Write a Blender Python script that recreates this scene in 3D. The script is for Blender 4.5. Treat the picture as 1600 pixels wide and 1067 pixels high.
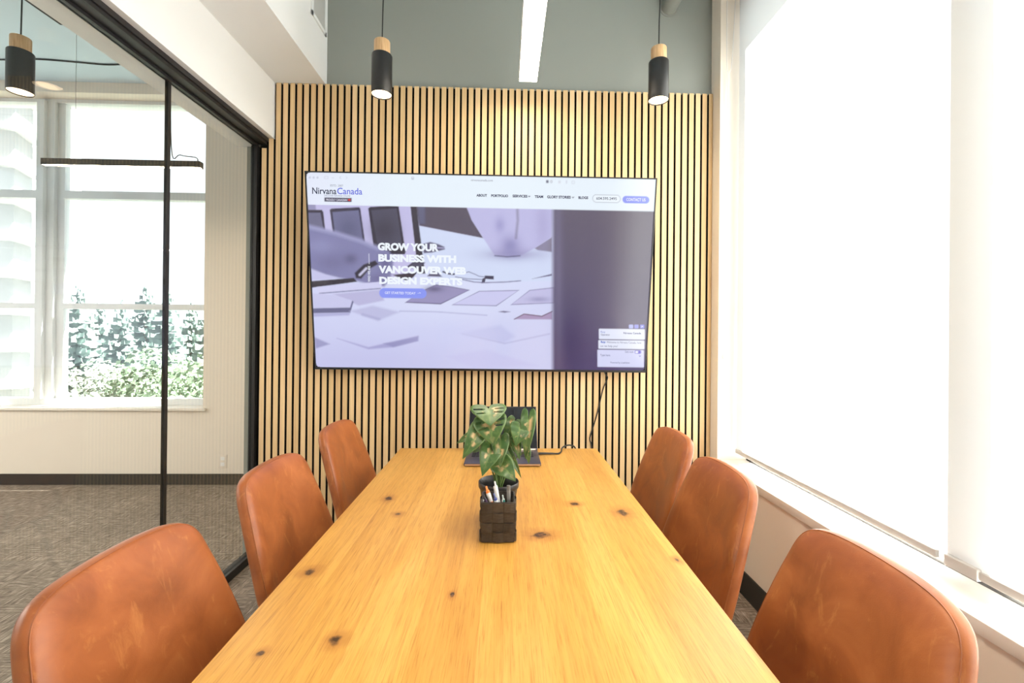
import bpy, bmesh, math, random
import numpy as np
from mathutils import Vector, Matrix, Euler

for _o in list(bpy.data.objects):
    bpy.data.objects.remove(_o)
S = bpy.context.scene
C = S.collection
PI = math.pi
random.seed(7)

# ------------------------------------------------------------------ camera
CAM_H = 1.335
YAW, PITCH, ROLL = -0.0307, 0.0027, -0.0096
cam_data = bpy.data.cameras.new('camera')
cam_data.sensor_width = 36.0
cam_data.lens = 720.0 / 1600.0 * 36.0
cam_data.shift_x = -10.39 / 1600.0
cam_data.shift_y = -16.56 / 1600.0
cam_data.clip_start = 0.02
cam = bpy.data.objects.new('camera', cam_data)
C.objects.link(cam)
_R = (Matrix.Rotation(YAW, 3, 'Z') @ Matrix.Rotation(PITCH, 3, 'X') @ Matrix.Rotation(ROLL, 3, 'Y'))
_M = Matrix((_R.col[0], _R.col[2], -_R.col[1])).transposed().to_4x4()
cam.matrix_world = Matrix.Translation((0, 0, CAM_H)) @ _M
S.camera = cam

# ------------------------------------------------------------------ exposure, world, sun
S.view_settings.view_transform = 'Standard'
S.view_settings.look = 'None'
S.view_settings.exposure = 0.6
S.view_settings.gamma = 1.0
S.view_settings.use_curve_mapping = False

SKY = 1.15
SUN = 60.0
world = bpy.data.worlds.new('sky')
world.use_nodes = True
world.node_tree.nodes['Background'].inputs[0].default_value = (0.88, 0.95, 1.0, 1)
world.node_tree.nodes['Background'].inputs[1].default_value = SKY
S.world = world
sun_d = bpy.data.lights.new('sun', 'SUN')
sun_d.energy = SUN
sun_d.angle = 0.0093
sun_d.color = (1.0, 0.97, 0.92)
sun = bpy.data.objects.new('sun', sun_d)
C.objects.link(sun)
sun.rotation_euler = Vector((1.0, 0.35, 2.05)).to_track_quat('Z', 'Y').to_euler()

# skylight portals fill the two window openings (sampling aid for the sky only)
def portal(name, loc, rot, sx, sy):
    d = bpy.data.lights.new(name, 'AREA')
    d.shape = 'RECTANGLE'; d.size = sx; d.size_y = sy
    d.cycles.is_portal = True
    o = bpy.data.objects.new(name, d); C.objects.link(o)
    o.location = loc; o.rotation_euler = rot
portal('sky_portal', (1.50, 1.35, 1.9), (0, PI / 2, 0), 2.6, 2.7)
portal('sky_portal', (-6.2 - 0.12, 1.2, 2.0), (0, -PI / 2, 0), 2.8, 4.4)
portal('sky_portal', (-4.0, 4.30, 2.0), (-PI / 2, 0, 0), 3.0, 2.8)

# ------------------------------------------------------------------ material helpers
def new_mat(name):
    m = bpy.data.materials.new(name); m.use_nodes = True
    nt = m.node_tree
    return m, nt, nt.nodes, nt.links, nt.nodes['Principled BSDF']

def mat(name, col, rough=0.5, metal=0.0, spec=0.5, bump=0.0, bscale=200.0, vary=0.0, vscale=6.0, emit=None, estr=0.0):
    m, nt, N, L, B = new_mat(name)
    B.inputs['Base Color'].default_value = (*col, 1)
    B.inputs['Roughness'].default_value = rough
    B.inputs['Metallic'].default_value = metal
    B.inputs['Specular IOR Level'].default_value = spec
    if emit:
        B.inputs['Emission Color'].default_value = (*emit, 1)
        B.inputs['Emission Strength'].default_value = estr
    tc = N.new('ShaderNodeTexCoord')
    if vary > 0:
        n = N.new('ShaderNodeTexNoise'); n.inputs['Scale'].default_value = vscale; n.inputs['Detail'].default_value = 5
        L.new(tc.outputs['Object'], n.inputs['Vector'])
        r = N.new('ShaderNodeMapRange'); r.inputs['To Min'].default_value = 1 - vary; r.inputs['To Max'].default_value = 1 + vary
        r.inputs['From Min'].default_value = 0.25; r.inputs['From Max'].default_value = 0.75
        L.new(n.outputs['Fac'], r.inputs['Value'])
        mx = N.new('ShaderNodeVectorMath'); mx.operation = 'SCALE'; mx.inputs[0].default_value = col
        L.new(r.outputs[0], mx.inputs['Scale']); L.new(mx.outputs[0], B.inputs['Base Color'])
    if bump > 0:
        n = N.new('ShaderNodeTexNoise'); n.inputs['Scale'].default_value = bscale; n.inputs['Detail'].default_value = 4
        L.new(tc.outputs['Object'], n.inputs['Vector'])
        b = N.new('ShaderNodeBump'); b.inputs['Strength'].default_value = bump; b.inputs['Distance'].default_value = 0.002
        L.new(n.outputs['Fac'], b.inputs['Height']); L.new(b.outputs[0], B.inputs['Normal'])
    return m

def ramp(N, stops):
    r = N.new('ShaderNodeValToRGB')
    el = r.color_ramp.elements
    while len(el) < len(stops): el.new(0.5)
    for e, (p, c) in zip(el, stops):
        e.position = p; e.color = (*c, 1)
    return r

def mixrgb(N, L, a, b, fac, mode='MIX'):
    m = N.new('ShaderNodeMix'); m.data_type = 'RGBA'; m.blend_type = mode
    for sock, v in ((m.inputs['Factor'], fac), (m.inputs[6], a), (m.inputs[7], b)):
        if hasattr(v, 'is_linked') or hasattr(v, 'links'): L.new(v, sock)
        elif isinstance(v, (int, float)): sock.default_value = v
        else: sock.default_value = (*v, 1)
    return m.outputs[2]

def mapping(N, L, src, scale, loc=(0, 0, 0)):
    mp = N.new('ShaderNodeMapping'); mp.inputs['Scale'].default_value = scale; mp.inputs['Location'].default_value = loc
    L.new(src, mp.inputs['Vector']); return mp.outputs[0]

def noise(N, L, vec, scale, detail=4, rough=0.5, dist=0.0):
    n = N.new('ShaderNodeTexNoise'); n.inputs['Scale'].default_value = scale; n.inputs['Detail'].default_value = detail
    n.inputs['Roughness'].default_value = rough; n.inputs['Distortion'].default_value = dist
    L.new(vec, n.inputs['Vector']); return n.outputs['Fac']

def maprange(N, L, v, a, b, c, d):
    r = N.new('ShaderNodeMapRange'); L.new(v, r.inputs['Value'])
    for k, x in zip(('From Min', 'From Max', 'To Min', 'To Max'), (a, b, c, d)): r.inputs[k].default_value = x
    return r.outputs[0]

def math_node(N, L, op, a, b=None):
    m = N.new('ShaderNodeMath'); m.operation = op
    for i, v in enumerate((a, b)):
        if v is None: continue
        if isinstance(v, (int, float)): m.inputs[i].default_value = v
        else: L.new(v, m.inputs[i])
    return m.outputs[0]

def srgb(r, g, b):
    f = lambda c: (c / 255 / 12.92) if c / 255 <= 0.04045 else ((c / 255 + 0.055) / 1.055) ** 2.4
    return (f(r), f(g), f(b))

# ------------------------------------------------------------------ materials
M_white = mat('white_paint', (0.755, 0.765, 0.76), 0.6, bump=0.05, bscale=350)
M_cream = mat('cream_paint', (0.75, 0.68, 0.60), 0.6, bump=0.05, bscale=350)
M_beige = mat('beige_paint', (0.86, 0.78, 0.68), 0.6, bump=0.05, bscale=350)
M_grey = mat('sage_grey_paint', (0.272, 0.287, 0.262), 0.55, bump=0.05, bscale=350)
M_ceil = mat('pale_grey_ceiling', (0.56, 0.68, 0.76), 0.7, bump=0.05, bscale=200)
M_black = mat('black_powder_coat', (0.012, 0.011, 0.011), 0.42)
M_base = mat('charcoal_vinyl', (0.022, 0.021, 0.02), 0.5)
M_winframe = mat('white_window_frame', (0.72, 0.74, 0.75), 0.35)
M_aluframe = mat('grey_aluminium_frame', (0.10, 0.10, 0.10), 0.5)
M_sill = mat('white_laminate_sill', (0.80, 0.75, 0.69), 0.4)
M_felt = mat('black_felt', (0.006, 0.005, 0.005), 0.95, bump=0.3, bscale=600)
M_dark = mat('dark_plastic', (0.015, 0.015, 0.017), 0.35)
M_wire = mat('black_cable_rubber', (0.012, 0.012, 0.012), 0.5)
M_whitepl = mat('white_plastic', (0.8, 0.8, 0.8), 0.35)
M_greypl = mat('grey_plastic', (0.52, 0.50, 0.48), 0.5)
M_duct = mat('grey_painted_pipe', (0.25, 0.26, 0.235), 0.5)
M_grille = mat('vent_mesh', (0.55, 0.55, 0.53), 0.5)
M_lamp = mat('warm_diffuser', (0.9, 0.85, 0.75), 0.5, emit=(1.0, 0.85, 0.66), estr=30.0)
M_bulb = mat('pendant_diffuser', (0.9, 0.85, 0.8), 0.5, emit=(1.0, 0.70, 0.40), estr=6.5)
M_lamp2 = mat('warm_diffuser_dim', (0.9, 0.85, 0.75), 0.5, emit=(1.0, 0.80, 0.56), estr=40.0)
M_fill_lamp = mat('fill_lamp_diffuser', (0.9, 0.9, 0.85), 0.5, emit=(1.0, 0.9, 0.78), estr=120.0)  # for the added lamps that brighten the neighbouring room

def make_slat_mat():
    m, nt, N, L, B = new_mat('light_oak_slats')
    tc = N.new('ShaderNodeTexCoord'); g = N.new('ShaderNodeNewGeometry')
    rnd = N.new('ShaderNodeVectorMath'); rnd.operation = 'SCALE'; rnd.inputs[0].default_value = (3.1, 7.7, 5.3)
    L.new(g.outputs['Random Per Island'], rnd.inputs['Scale'])
    add = N.new('ShaderNodeVectorMath'); L.new(tc.outputs['Object'], add.inputs[0]); L.new(rnd.outputs[0], add.inputs[1])
    gr = noise(N, L, mapping(N, L, add.outputs[0], (140, 140, 3.0)), 1.0, 5, 0.6, 0.3)
    base = ramp(N, [(0.0, (0.66, 0.45, 0.225)), (0.5, (0.73, 0.52, 0.275)), (1.0, (0.80, 0.575, 0.325))])
    L.new(g.outputs['Random Per Island'], base.inputs['Fac'])
    grc = ramp(N, [(0.3, (0.86, 0.83, 0.80)), (0.6, (1.03, 1.03, 1.03))])
    L.new(gr, grc.inputs['Fac'])
    L.new(mixrgb(N, L, base.outputs[0], grc.outputs[0], 1.0, 'MULTIPLY'), B.inputs['Base Color'])
    B.inputs['Roughness'].default_value = 0.5
    return m
M_slat = make_slat_mat()

def make_pale_wood():
    m, nt, N, L, B = new_mat('pale_turned_wood')
    tc = N.new('ShaderNodeTexCoord')
    gr = noise(N, L, mapping(N, L, tc.outputs['Object'], (120, 120, 6.0)), 1.0, 5, 0.6, 0.4)
    r = ramp(N, [(0.3, (0.48, 0.28, 0.12)), (0.65, (0.72, 0.48, 0.26))]); L.new(gr, r.inputs['Fac'])
    L.new(r.outputs[0], B.inputs['Base Color']); B.inputs['Roughness'].default_value = 0.5
    return m
M_palewood = make_pale_wood()

KNOTS = [(0.112, 1.329, 0.021, 0.017), (0.391, 1.492, 0.014, 0.020), (-0.464, 1.133, 0.012, 0.012), (-0.313, 0.882, 0.010, 0.012),
         (-0.435, 0.849, 0.006, 0.007), (-0.334, 1.486, 0.009, 0.010), (0.244, 1.571, 0.013, 0.012), (-0.40, 1.62, 0.010, 0.016),
         (0.452, 1.18, 0.006, 0.009), (-0.11, 1.03, 0.004, 0.008)]
def make_table_mat():
    m, nt, N, L, B = new_mat('honey_oak_planks')
    tc = N.new('ShaderNodeTexCoord')
    sep = N.new('ShaderNodeSeparateXYZ'); L.new(tc.outputs['Object'], sep.inputs[0])
    com = N.new('ShaderNodeCombineXYZ'); L.new(sep.outputs['Y'], com.inputs['X']); L.new(sep.outputs['X'], com.inputs['Y'])
    bt = N.new('ShaderNodeTexBrick')
    bt.offset = 0.41; bt.squash = 1.0
    for k, v in (('Scale', 1.0), ('Mortar Size', 0.0006), ('Mortar Smooth', 0.2), ('Bias', 0.0), ('Brick Width', 9.0), ('Row Height', 0.121)):
        bt.inputs[k].default_value = v
    bt.inputs['Color1'].default_value = (0.0, 0.0, 0.0, 1); bt.inputs['Color2'].default_value = (1, 1, 1, 1); bt.inputs['Mortar'].default_value = (0.2, 0.2, 0.2, 1)
    L.new(mapping(N, L, com.outputs[0], (1, 1, 1), (0.13, 0.045, 0)), bt.inputs['Vector'])
    # each plank reads its grain from a different place
    off = N.new('ShaderNodeVectorMath'); off.operation = 'MULTIPLY_ADD'
    L.new(bt.outputs['Color'], off.inputs[0]); off.inputs[1].default_value = (3.3, 5.1, 0); L.new(tc.outputs['Object'], off.inputs[2])
    v = off.outputs[0]
    broad = noise(N, L, mapping(N, L, v, (9, 1.1, 1)), 1.0, 4, 0.55, 1.2)
    grain = noise(N, L, mapping(N, L, v, (115, 2.6, 1)), 1.0, 6, 0.65, 0.6)
    pore = noise(N, L, mapping(N, L, v, (420, 14, 1)), 1.0, 3, 0.6, 0.0)
    c1 = ramp(N, [(0.25, (0.53, 0.250, 0.044)), (0.5, (0.62, 0.322, 0.066)), (0.75, (0.68, 0.375, 0.095))]); L.new(broad, c1.inputs['Fac'])
    pl = ramp(N, [(0.0, (0.90, 0.875, 0.83)), (0.5, (0.98, 0.97, 0.96)), (1.0, (1.04, 1.05, 1.08))]); L.new(bt.outputs['Color'], pl.inputs['Fac'])
    gc = ramp(N, [(0.28, (0.68, 0.60, 0.50)), (0.55, (1.03, 1.03, 1.03))]); L.new(grain, gc.inputs['Fac'])
    pc = ramp(N, [(0.30, (0.66, 0.56, 0.44)), (0.48, (1.0, 1.0, 1.0))]); L.new(pore, pc.inputs['Fac'])
    col = mixrgb(N, L, c1.outputs[0], pl.outputs[0], 1.0, 'MULTIPLY')
    col = mixrgb(N, L, col, gc.outputs[0], 0.60, 'MULTIPLY')
    col = mixrgb(N, L, col, pc.outputs[0], 0.75, 'MULTIPLY')
    wob = noise(N, L, tc.outputs['Object'], 45, 3)
    core = halo = None
    for kx, ky, rx, ry in KNOTS:
        s = N.new('ShaderNodeVectorMath'); s.operation = 'MULTIPLY_ADD'
        L.new(tc.outputs['Object'], s.inputs[0]); s.inputs[1].default_value = (1 / rx, 1 / ry, 0); s.inputs[2].default_value = (-kx / rx, -ky / ry, 0)
        ln = N.new('ShaderNodeVectorMath'); ln.operation = 'LENGTH'; L.new(s.outputs[0], ln.inputs[0])
        d = math_node(N, L, 'ADD', math_node(N, L, 'MULTIPLY', ln.outputs['Value'], 0.75), math_node(N, L, 'MULTIPLY', wob, 1.7))
        k = maprange(N, L, d, 1.35, 1.85, 1, 0); h = maprange(N, L, d, 1.5, 3.4, 1, 0)
        core = k if core is None else math_node(N, L, 'MAXIMUM', core, k)
        halo = h if halo is None else math_node(N, L, 'MAXIMUM', halo, h)
    col = mixrgb(N, L, col, (0.33, 0.12, 0.02), math_node(N, L, 'MULTIPLY', halo, 0.7))
    kc = ramp(N, [(0.45, (0.012, 0.006, 0.004)), (0.66, (0.16, 0.07, 0.03))]); L.new(noise(N, L, tc.outputs['Object'], 130, 3), kc.inputs['Fac'])
    col = mixrgb(N, L, col, kc.outputs[0], math_node(N, L, 'MULTIPLY', core, 0.9))
    L.new(col, B.inputs['Base Color'])
    B.inputs['Roughness'].default_value = 0.42; B.inputs['Specular IOR Level'].default_value = 0.35
    b = N.new('ShaderNodeBump'); b.inputs['Strength'].default_value = 0.08; b.inputs['Distance'].default_value = 0.001
    L.new(grain, b.inputs['Height']); L.new(b.outputs[0], B.inputs['Normal'])
    return m
M_table = make_table_mat()

def make_leather(name, dark=1.0):
    m, nt, N, L, B = new_mat(name)
    tc = N.new('ShaderNodeTexCoord'); oi = N.new('ShaderNodeObjectInfo')
    off = N.new('ShaderNodeVectorMath'); off.operation = 'SCALE'; off.inputs[0].default_value = (9, 4, 6); L.new(oi.outputs['Random'], off.inputs['Scale'])
    ad = N.new('ShaderNodeVectorMath'); L.new(tc.outputs['Object'], ad.inputs[0]); L.new(off.outputs[0], ad.inputs[1])
    n1 = noise(N, L, ad.outputs[0], 7.0, 5, 0.55, 0.8)
    n2 = noise(N, L, mapping(N, L, ad.outputs[0], (16, 16, 5)), 1.0, 6, 0.7, 2.2)
    c = ramp(N, [(0.28, tuple(x * dark for x in (0.228, 0.061, 0.0150))), (0.5, tuple(x * dark for x in (0.338, 0.097, 0.0245))), (0.75, tuple(x * dark for x in (0.445, 0.146, 0.041)))])
    L.new(n1, c.inputs['Fac'])
    hi = ramp(N, [(0.58, (0, 0, 0)), (0.75, (1, 1, 1))]); L.new(n2, hi.inputs['Fac'])
    col = mixrgb(N, L, c.outputs[0], (0.56 * dark, 0.225 * dark, 0.062 * dark), math_node(N, L, 'MULTIPLY', hi.outputs[0], 0.55))
    L.new(col, B.inputs['Base Color'])
    L.new(maprange(N, L, n1, 0.3, 0.7, 0.36, 0.48), B.inputs['Roughness'])
    b = N.new('ShaderNodeBump'); b.inputs['Strength'].default_value = 0.12; b.inputs['Distance'].default_value = 0.0015
    L.new(noise(N, L, tc.outputs['Object'], 420, 4), b.inputs['Height']); L.new(b.outputs[0], B.inputs['Normal'])
    return m
M_leather = make_leather('tan_leather')
M_leather_d = make_leather('dark_tan_leather', 0.92)

def make_carpet():
    m, nt, N, L, B = new_mat('taupe_loop_carpet')
    tc = N.new('ShaderNodeTexCoord')
    a = noise(N, L, mapping(N, L, tc.outputs['Object'], (14, 120, 1)), 1.0, 3, 0.6)
    c = noise(N, L, mapping(N, L, tc.outputs['Object'], (120, 14, 1)), 1.0, 3, 0.6)
    sel = noise(N, L, tc.outputs['Object'], 9, 2)
    selr = maprange(N, L, sel, 0.44, 0.56, 0, 1)
    mx = N.new('ShaderNodeMix'); mx.data_type = 'FLOAT'; L.new(selr, mx.inputs[0]); L.new(a, mx.inputs[2]); L.new(c, mx.inputs[3])
    r = ramp(N, [(0.34, (0.12, 0.095, 0.075)), (0.52, (0.24, 0.195, 0.157)), (0.68, (0.43, 0.365, 0.30))])
    L.new(mx.outputs[0], r.inputs['Fac'])
    big = noise(N, L, tc.outputs['Object'], 2.2, 3)
    bc = ramp(N, [(0.3, (0.88, 0.88, 0.88)), (0.7, (1.1, 1.1, 1.1))]); L.new(big, bc.inputs['Fac'])
    L.new(mixrgb(N, L, r.outputs[0], bc.outputs[0], 1.0, 'MULTIPLY'), B.inputs['Base Color'])
    B.inputs['Roughness'].default_value = 0.95; B.inputs['Specular IOR Level'].default_value = 0.1
    b = N.new('ShaderNodeBump'); b.inputs['Strength'].default_value = 0.5; b.inputs['Distance'].default_value = 0.004
    L.new(mx.outputs[0], b.inputs['Height']); L.new(b.outputs[0], B.inputs['Normal'])
    return m
M_carpet = make_carpet()

def make_glass(name, base=0.04, tint=(0.97, 0.985, 0.98)):
    m = bpy.data.materials.new(name); m.use_nodes = True
    nt = m.node_tree; N, L = nt.nodes, nt.links; N.clear()
    out = N.new('ShaderNodeOutputMaterial'); tr = N.new('ShaderNodeBsdfTransparent'); gl = N.new('ShaderNodeBsdfGlossy')
    tr.inputs[0].default_value = (*tint, 1); gl.inputs['Roughness'].default_value = 0.0
    lw = N.new('ShaderNodeLayerWeight'); lw.inputs['Blend'].default_value = 0.5
    p = math_node(N, L, 'POWER', lw.outputs['Facing'], 5.0)
    f = math_node(N, L, 'ADD', math_node(N, L, 'MULTIPLY', p, 1 - base), base)
    mx = N.new('ShaderNodeMixShader'); L.new(f, mx.inputs[0]); L.new(tr.outputs[0], mx.inputs[1]); L.new(gl.outputs[0], mx.inputs[2])
    L.new(mx.outputs[0], out.inputs['Surface'])
    return m
M_glass = make_glass('partition_glass')
M_pane = make_glass('window_glass')

def make_blind():
    m = bpy.data.materials.new('white_roller_fabric'); m.use_nodes = True
    nt = m.node_tree; N, L = nt.nodes, nt.links; N.clear()
    out = N.new('ShaderNodeOutputMaterial'); df = N.new('ShaderNodeBsdfDiffuse'); tl = N.new('ShaderNodeBsdfTranslucent')
    df.inputs[0].default_value = (0.86, 0.86, 0.85, 1); tl.inputs[0].default_value = (0.88, 0.88, 0.87, 1)
    tc = N.new('ShaderNodeTexCoord'); w = noise(N, L, mapping(N, L, tc.outputs['Object'], (1, 900, 900)), 1.0, 2)
    mx = N.new('ShaderNodeMixShader'); L.new(maprange(N, L, w, 0.3, 0.7, 0.46, 0.52), mx.inputs[0])
    L.new(df.outputs[0], mx.inputs[1]); L.new(tl.outputs[0], mx.inputs[2]); L.new(mx.outputs[0], out.inputs['Surface'])
    return m
M_blind = make_blind()

def make_woven():
    m, nt, N, L, B = new_mat('woven_brown_strap')
    tc = N.new('ShaderNodeTexCoord')
    n = noise(N, L, mapping(N, L, tc.outputs['Object'], (60, 60, 500)), 1.0, 3)
    r = ramp(N, [(0.3, (0.020, 0.014, 0.010)), (0.7, (0.058, 0.044, 0.033))]); L.new(n, r.inputs['Fac'])
    g = N.new('ShaderNodeNewGeometry'); sc = N.new('ShaderNodeVectorMath'); sc.operation = 'SCALE'
    L.new(r.outputs[0], sc.inputs[0]); L.new(maprange(N, L, g.outputs['Random Per Island'], 0, 1, 0.62, 1.4), sc.inputs['Scale'])  # per-strap tone, mostly standing in for the sheen of the weave
    L.new(sc.outputs[0], B.inputs['Base Color']); B.inputs['Roughness'].default_value = 0.55
    b = N.new('ShaderNodeBump'); b.inputs['Strength'].default_value = 0.4; b.inputs['Distance'].default_value = 0.001
    L.new(n, b.inputs['Height']); L.new(b.outputs[0], B.inputs['Normal'])
    return m
M_woven = make_woven()

def make_leaf():
    m, nt, N, L, B = new_mat('variegated_leaf')
    at = N.new('ShaderNodeAttribute'); at.attribute_name = 'vein'
    sep = N.new('ShaderNodeSeparateColor'); L.new(at.outputs['Color'], sep.inputs[0])
    tc = N.new('ShaderNodeTexCoord')
    n = noise(N, L, tc.outputs['Object'], 28, 4, 0.6, 0.6)
    g = ramp(N, [(0.25, (0.022, 0.062, 0.018)), (0.5, (0.050, 0.115, 0.030)), (0.8, (0.135, 0.205, 0.058))]); L.new(n, g.inputs['Fac'])
    patch = math_node(N, L, 'MULTIPLY', sep.outputs[0], maprange(N, L, noise(N, L, tc.outputs['Object'], 46, 2), 0.50, 0.60, 0, 1))
    col = mixrgb(N, L, g.outputs[0], (0.60, 0.40, 0.20), patch)
    col = mixrgb(N, L, col, (0.20, 0.28, 0.08), math_node(N, L, 'MULTIPLY', sep.outputs[1], 0.45))
    L.new(col, B.inputs['Base Color']); B.inputs['Roughness'].default_value = 0.33
    B.inputs['Subsurface Weight'].default_value = 0.0
    return m
M_leaf = make_leaf()
M_stem = mat('plant_stem', (0.10, 0.16, 0.035), 0.5, vary=0.2, vscale=30)
M_pot = mat('black_plastic_pot', (0.016, 0.014, 0.013), 0.38)
M_soil = mat('dark_potting_mix', (0.012, 0.010, 0.008), 0.95, bump=0.8, bscale=300)
M_lapt = mat('space_grey_aluminium', (0.085, 0.078, 0.10), 0.38, metal=0.6)
M_lapedge = mat('laptop_edge_reflection', (0.55, 0.42, 0.36), 0.3, metal=0.9)  # warm tint puts the table's reflection into the edge colour
M_key = mat('black_keys', (0.010, 0.010, 0.012), 0.5)
M_lapscr = mat('laptop_black_glass', (0.006, 0.005, 0.007), 0.03, spec=0.6)

# ------------------------------------------------------------------ mesh helpers
def add_box(bm, x0, x1, y0, y1, z0, z1, bev=0.0, seg=2):
    t = bmesh.new()
    v = [t.verts.new((x, y, z)) for x in (x0, x1) for y in (y0, y1) for z in (z0, z1)]
    for f in ((0, 1, 3, 2), (4, 6, 7, 5), (0, 4, 5, 1), (2, 3, 7, 6), (0, 2, 6, 4), (1, 5, 7, 3)):
        t.faces.new([v[i] for i in f])
    if bev > 0:
        bmesh.ops.bevel(t, geom=t.edges[:] + t.verts[:], offset=bev, segments=seg, profile=0.5, affect='EDGES')
    merge(bm, t)

def merge(bm, t, mtx=None):
    if mtx is not None: bmesh.ops.transform(t, matrix=mtx, verts=t.verts)
    me = bpy.data.meshes.new('tmp'); t.to_mesh(me); t.free(); bm.from_mesh(me); bpy.data.meshes.remove(me)

def add_lathe(bm, prof, seg=32, center=(0, 0, 0), mtx=None, caps=True):
    t = bmesh.new(); rings = []
    for r, z in prof:
        rings.append([t.verts.new((r * math.cos(2 * PI * i / seg), r * math.sin(2 * PI * i / seg), z)) for i in range(seg)])
    for a, b in zip(rings[:-1], rings[1:]):
        for i in range(seg):
            j = (i + 1) % seg; t.faces.new((a[i], a[j], b[j], b[i]))
    if caps:
        t.faces.new(list(reversed(rings[0]))); t.faces.new(rings[-1])
    merge(bm, t, (mtx or Matrix.Identity(4)) if mtx else Matrix.Translation(center))

def catmull(pts, n=8):
    P = [Vector(p) for p in pts]; P = [P[0] * 2 - P[1]] + P + [P[-1] * 2 - P[-2]]
    out = []
    for i in range(1, len(P) - 2):
        for k in range(n):
            t = k / n
            out.append(0.5 * ((2 * P[i]) + (P[i + 1] - P[i - 1]) * t + (2 * P[i - 1] - 5 * P[i] + 4 * P[i + 1] - P[i + 2]) * t * t + (3 * P[i] - P[i - 1] - 3 * P[i + 1] + P[i + 2]) * t ** 3))
    out.append(P[-2]); return out

def add_tube(bm, pts, r, seg=8, closed=False, smooth=0):
    pts = catmull(pts, smooth) if smooth else [Vector(p) for p in pts]
    n = len(pts); rad = r if isinstance(r, (list, tuple)) else [r] * n
    if len(rad) != n: rad = [rad[0] + (rad[-1] - rad[0]) * i / (n - 1) for i in range(n)]
    rings = []; up = None
    for i, p in enumerate(pts):
        if closed: d = pts[(i + 1) % n] - pts[i - 1]
        else: d = pts[min(i + 1, n - 1)] - pts[max(i - 1, 0)]
        d = d.normalized()
        if up is None:
            up = Vector((0, 0, 1)) if abs(d.z) < 0.9 else Vector((1, 0, 0))
        s = d.cross(up).normalized(); up = s.cross(d).normalized()
        rings.append([bm.verts.new(p + (s * math.cos(2 * PI * k / seg) + up * math.sin(2 * PI * k / seg)) * rad[i]) for k in range(seg)])
    m = n if closed else n - 1
    for i in range(m):
        a, b = rings[i], rings[(i + 1) % n]
        for k in range(seg):
            j = (k + 1) % seg; bm.faces.new((a[k], a[j], b[j], b[k]))
    if not closed:
        bm.faces.new(list(reversed(rings[0]))); bm.faces.new(rings[-1])

def obj(name, bm, m=None, parent=None, smooth=False, angle=None, **props):
    bmesh.ops.recalc_face_normals(bm, faces=bm.faces)
    me = bpy.data.meshes.new(name); bm.to_mesh(me); bm.free()
    for mm in (m if isinstance(m, (list, tuple)) else [m] if m else []): me.materials.append(mm)
    if smooth:
        me.polygons.foreach_set('use_smooth', [True] * len(me.polygons))
        if angle: me.set_sharp_from_angle(angle=math.radians(angle))
    o = bpy.data.objects.new(name, me); C.objects.link(o)
    if parent: o.parent = parent
    for k, v in props.items(): o[k] = v
    return o

def boxobj(name, dims, m, parent=None, bev=0.0, **props):
    bm = bmesh.new(); add_box(bm, *dims, bev=bev)
    return obj(name, bm, m, parent, smooth=bev > 0, angle=35, **props)

def thing(name, label, cat, loc=(0, 0, 0), rot=(0, 0, 0), group=None):
    o = bpy.data.objects.new(name, None); C.objects.link(o)
    o.empty_display_size = 0.1; o.location = loc; o.rotation_euler = rot
    o['label'] = label; o['category'] = cat
    if group: o['group'] = group
    return o

def tag(o, label, cat, group=None):
    o['label'] = label; o['category'] = cat
    if group: o['group'] = group
    return o

def struct(name, boxes, m, parent=None, bev=0.0, kind=True):
    bm = bmesh.new()
    for b in boxes: add_box(bm, *b, bev=bev)
    o = obj(name, bm, m, parent)
    if kind and parent is None: o['kind'] = 'structure'
    return o

def dup(root, label=None, loc=None, rot=None):
    r = root.copy(); C.objects.link(r)
    if loc is not None: r.location = loc
    if rot is not None: r.rotation_euler = rot
    if label: r['label'] = label
    for ch in list(root.children):
        c = ch.copy(); C.objects.link(c); c.parent = r
        for g in ch.children:
            d = g.copy(); C.objects.link(d); d.parent = c
    return r

# ------------------------------------------------------------------ the room
ZC = 3.435
WY = 2.75        # end wall face
RX = 1.238       # window wall face
GX = -1.46       # glass partition
FY = 4.043       # far wall of the neighbouring room
BY = -1.9        # wall behind the camera
LX = -6.2        # far left wall of the neighbouring room

struct('floor', [(LX - 0.2, RX + 0.3, BY - 0.2, FY + 0.3, -0.15, 0.0)], M_carpet)
struct('ceiling', [(LX - 0.2, RX + 0.28, BY - 0.2, FY + 0.3, ZC, ZC + 0.2)], M_ceil)
struct('wall_end', [(-1.52, RX, WY, WY + 0.12, 0, ZC)], M_grey)
struct('wall_return', [(-1.58, -1.48, WY + 0.12, FY, 0, ZC)], M_cream)
struct('wall_back', [(LX, RX + 0.3, BY - 0.15, BY, 0, ZC)], M_white)
struct('wall_left', [(LX - 0.15, LX, BY - 0.15, -1.0, 0, ZC), (LX - 0.15, LX, 3.4, FY + 0.25, 0, ZC), (LX - 0.15, LX, -1.0, 3.4, 0, 0.635), (LX - 0.15, LX, -1.0, 3.4, 3.345, ZC)], M_cream)
# window wall with its long opening
W1Y0, W1Y1, W1Z0, W1Z1 = -0.05, 2.633, 0.575, 3.38
struct('wall_right', [(RX, RX + 0.28, BY, W1Y0, 0, ZC), (RX, RX + 0.28, W1Y1, WY + 0.12, 0, ZC),
                      (RX, RX + 0.28, W1Y0, W1Y1, 0, W1Z0), (RX, RX + 0.28, W1Y0, W1Y1, W1Z1, ZC)], M_beige)
# far wall with its tall window
W2X0, W2X1, W2Z0, W2Z1 = -5.75, -2.585, 0.635, 3.345
struct('wall_far', [(LX, W2X0, FY, FY + 0.25, 0, ZC), (W2X1, -1.48, FY, FY + 0.25, 0, ZC),
                    (W2X0, W2X1, FY, FY + 0.25, 0, W2Z0), (W2X0, W2X1, FY, FY + 0.25, W2Z1, ZC)], M_cream)
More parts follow.
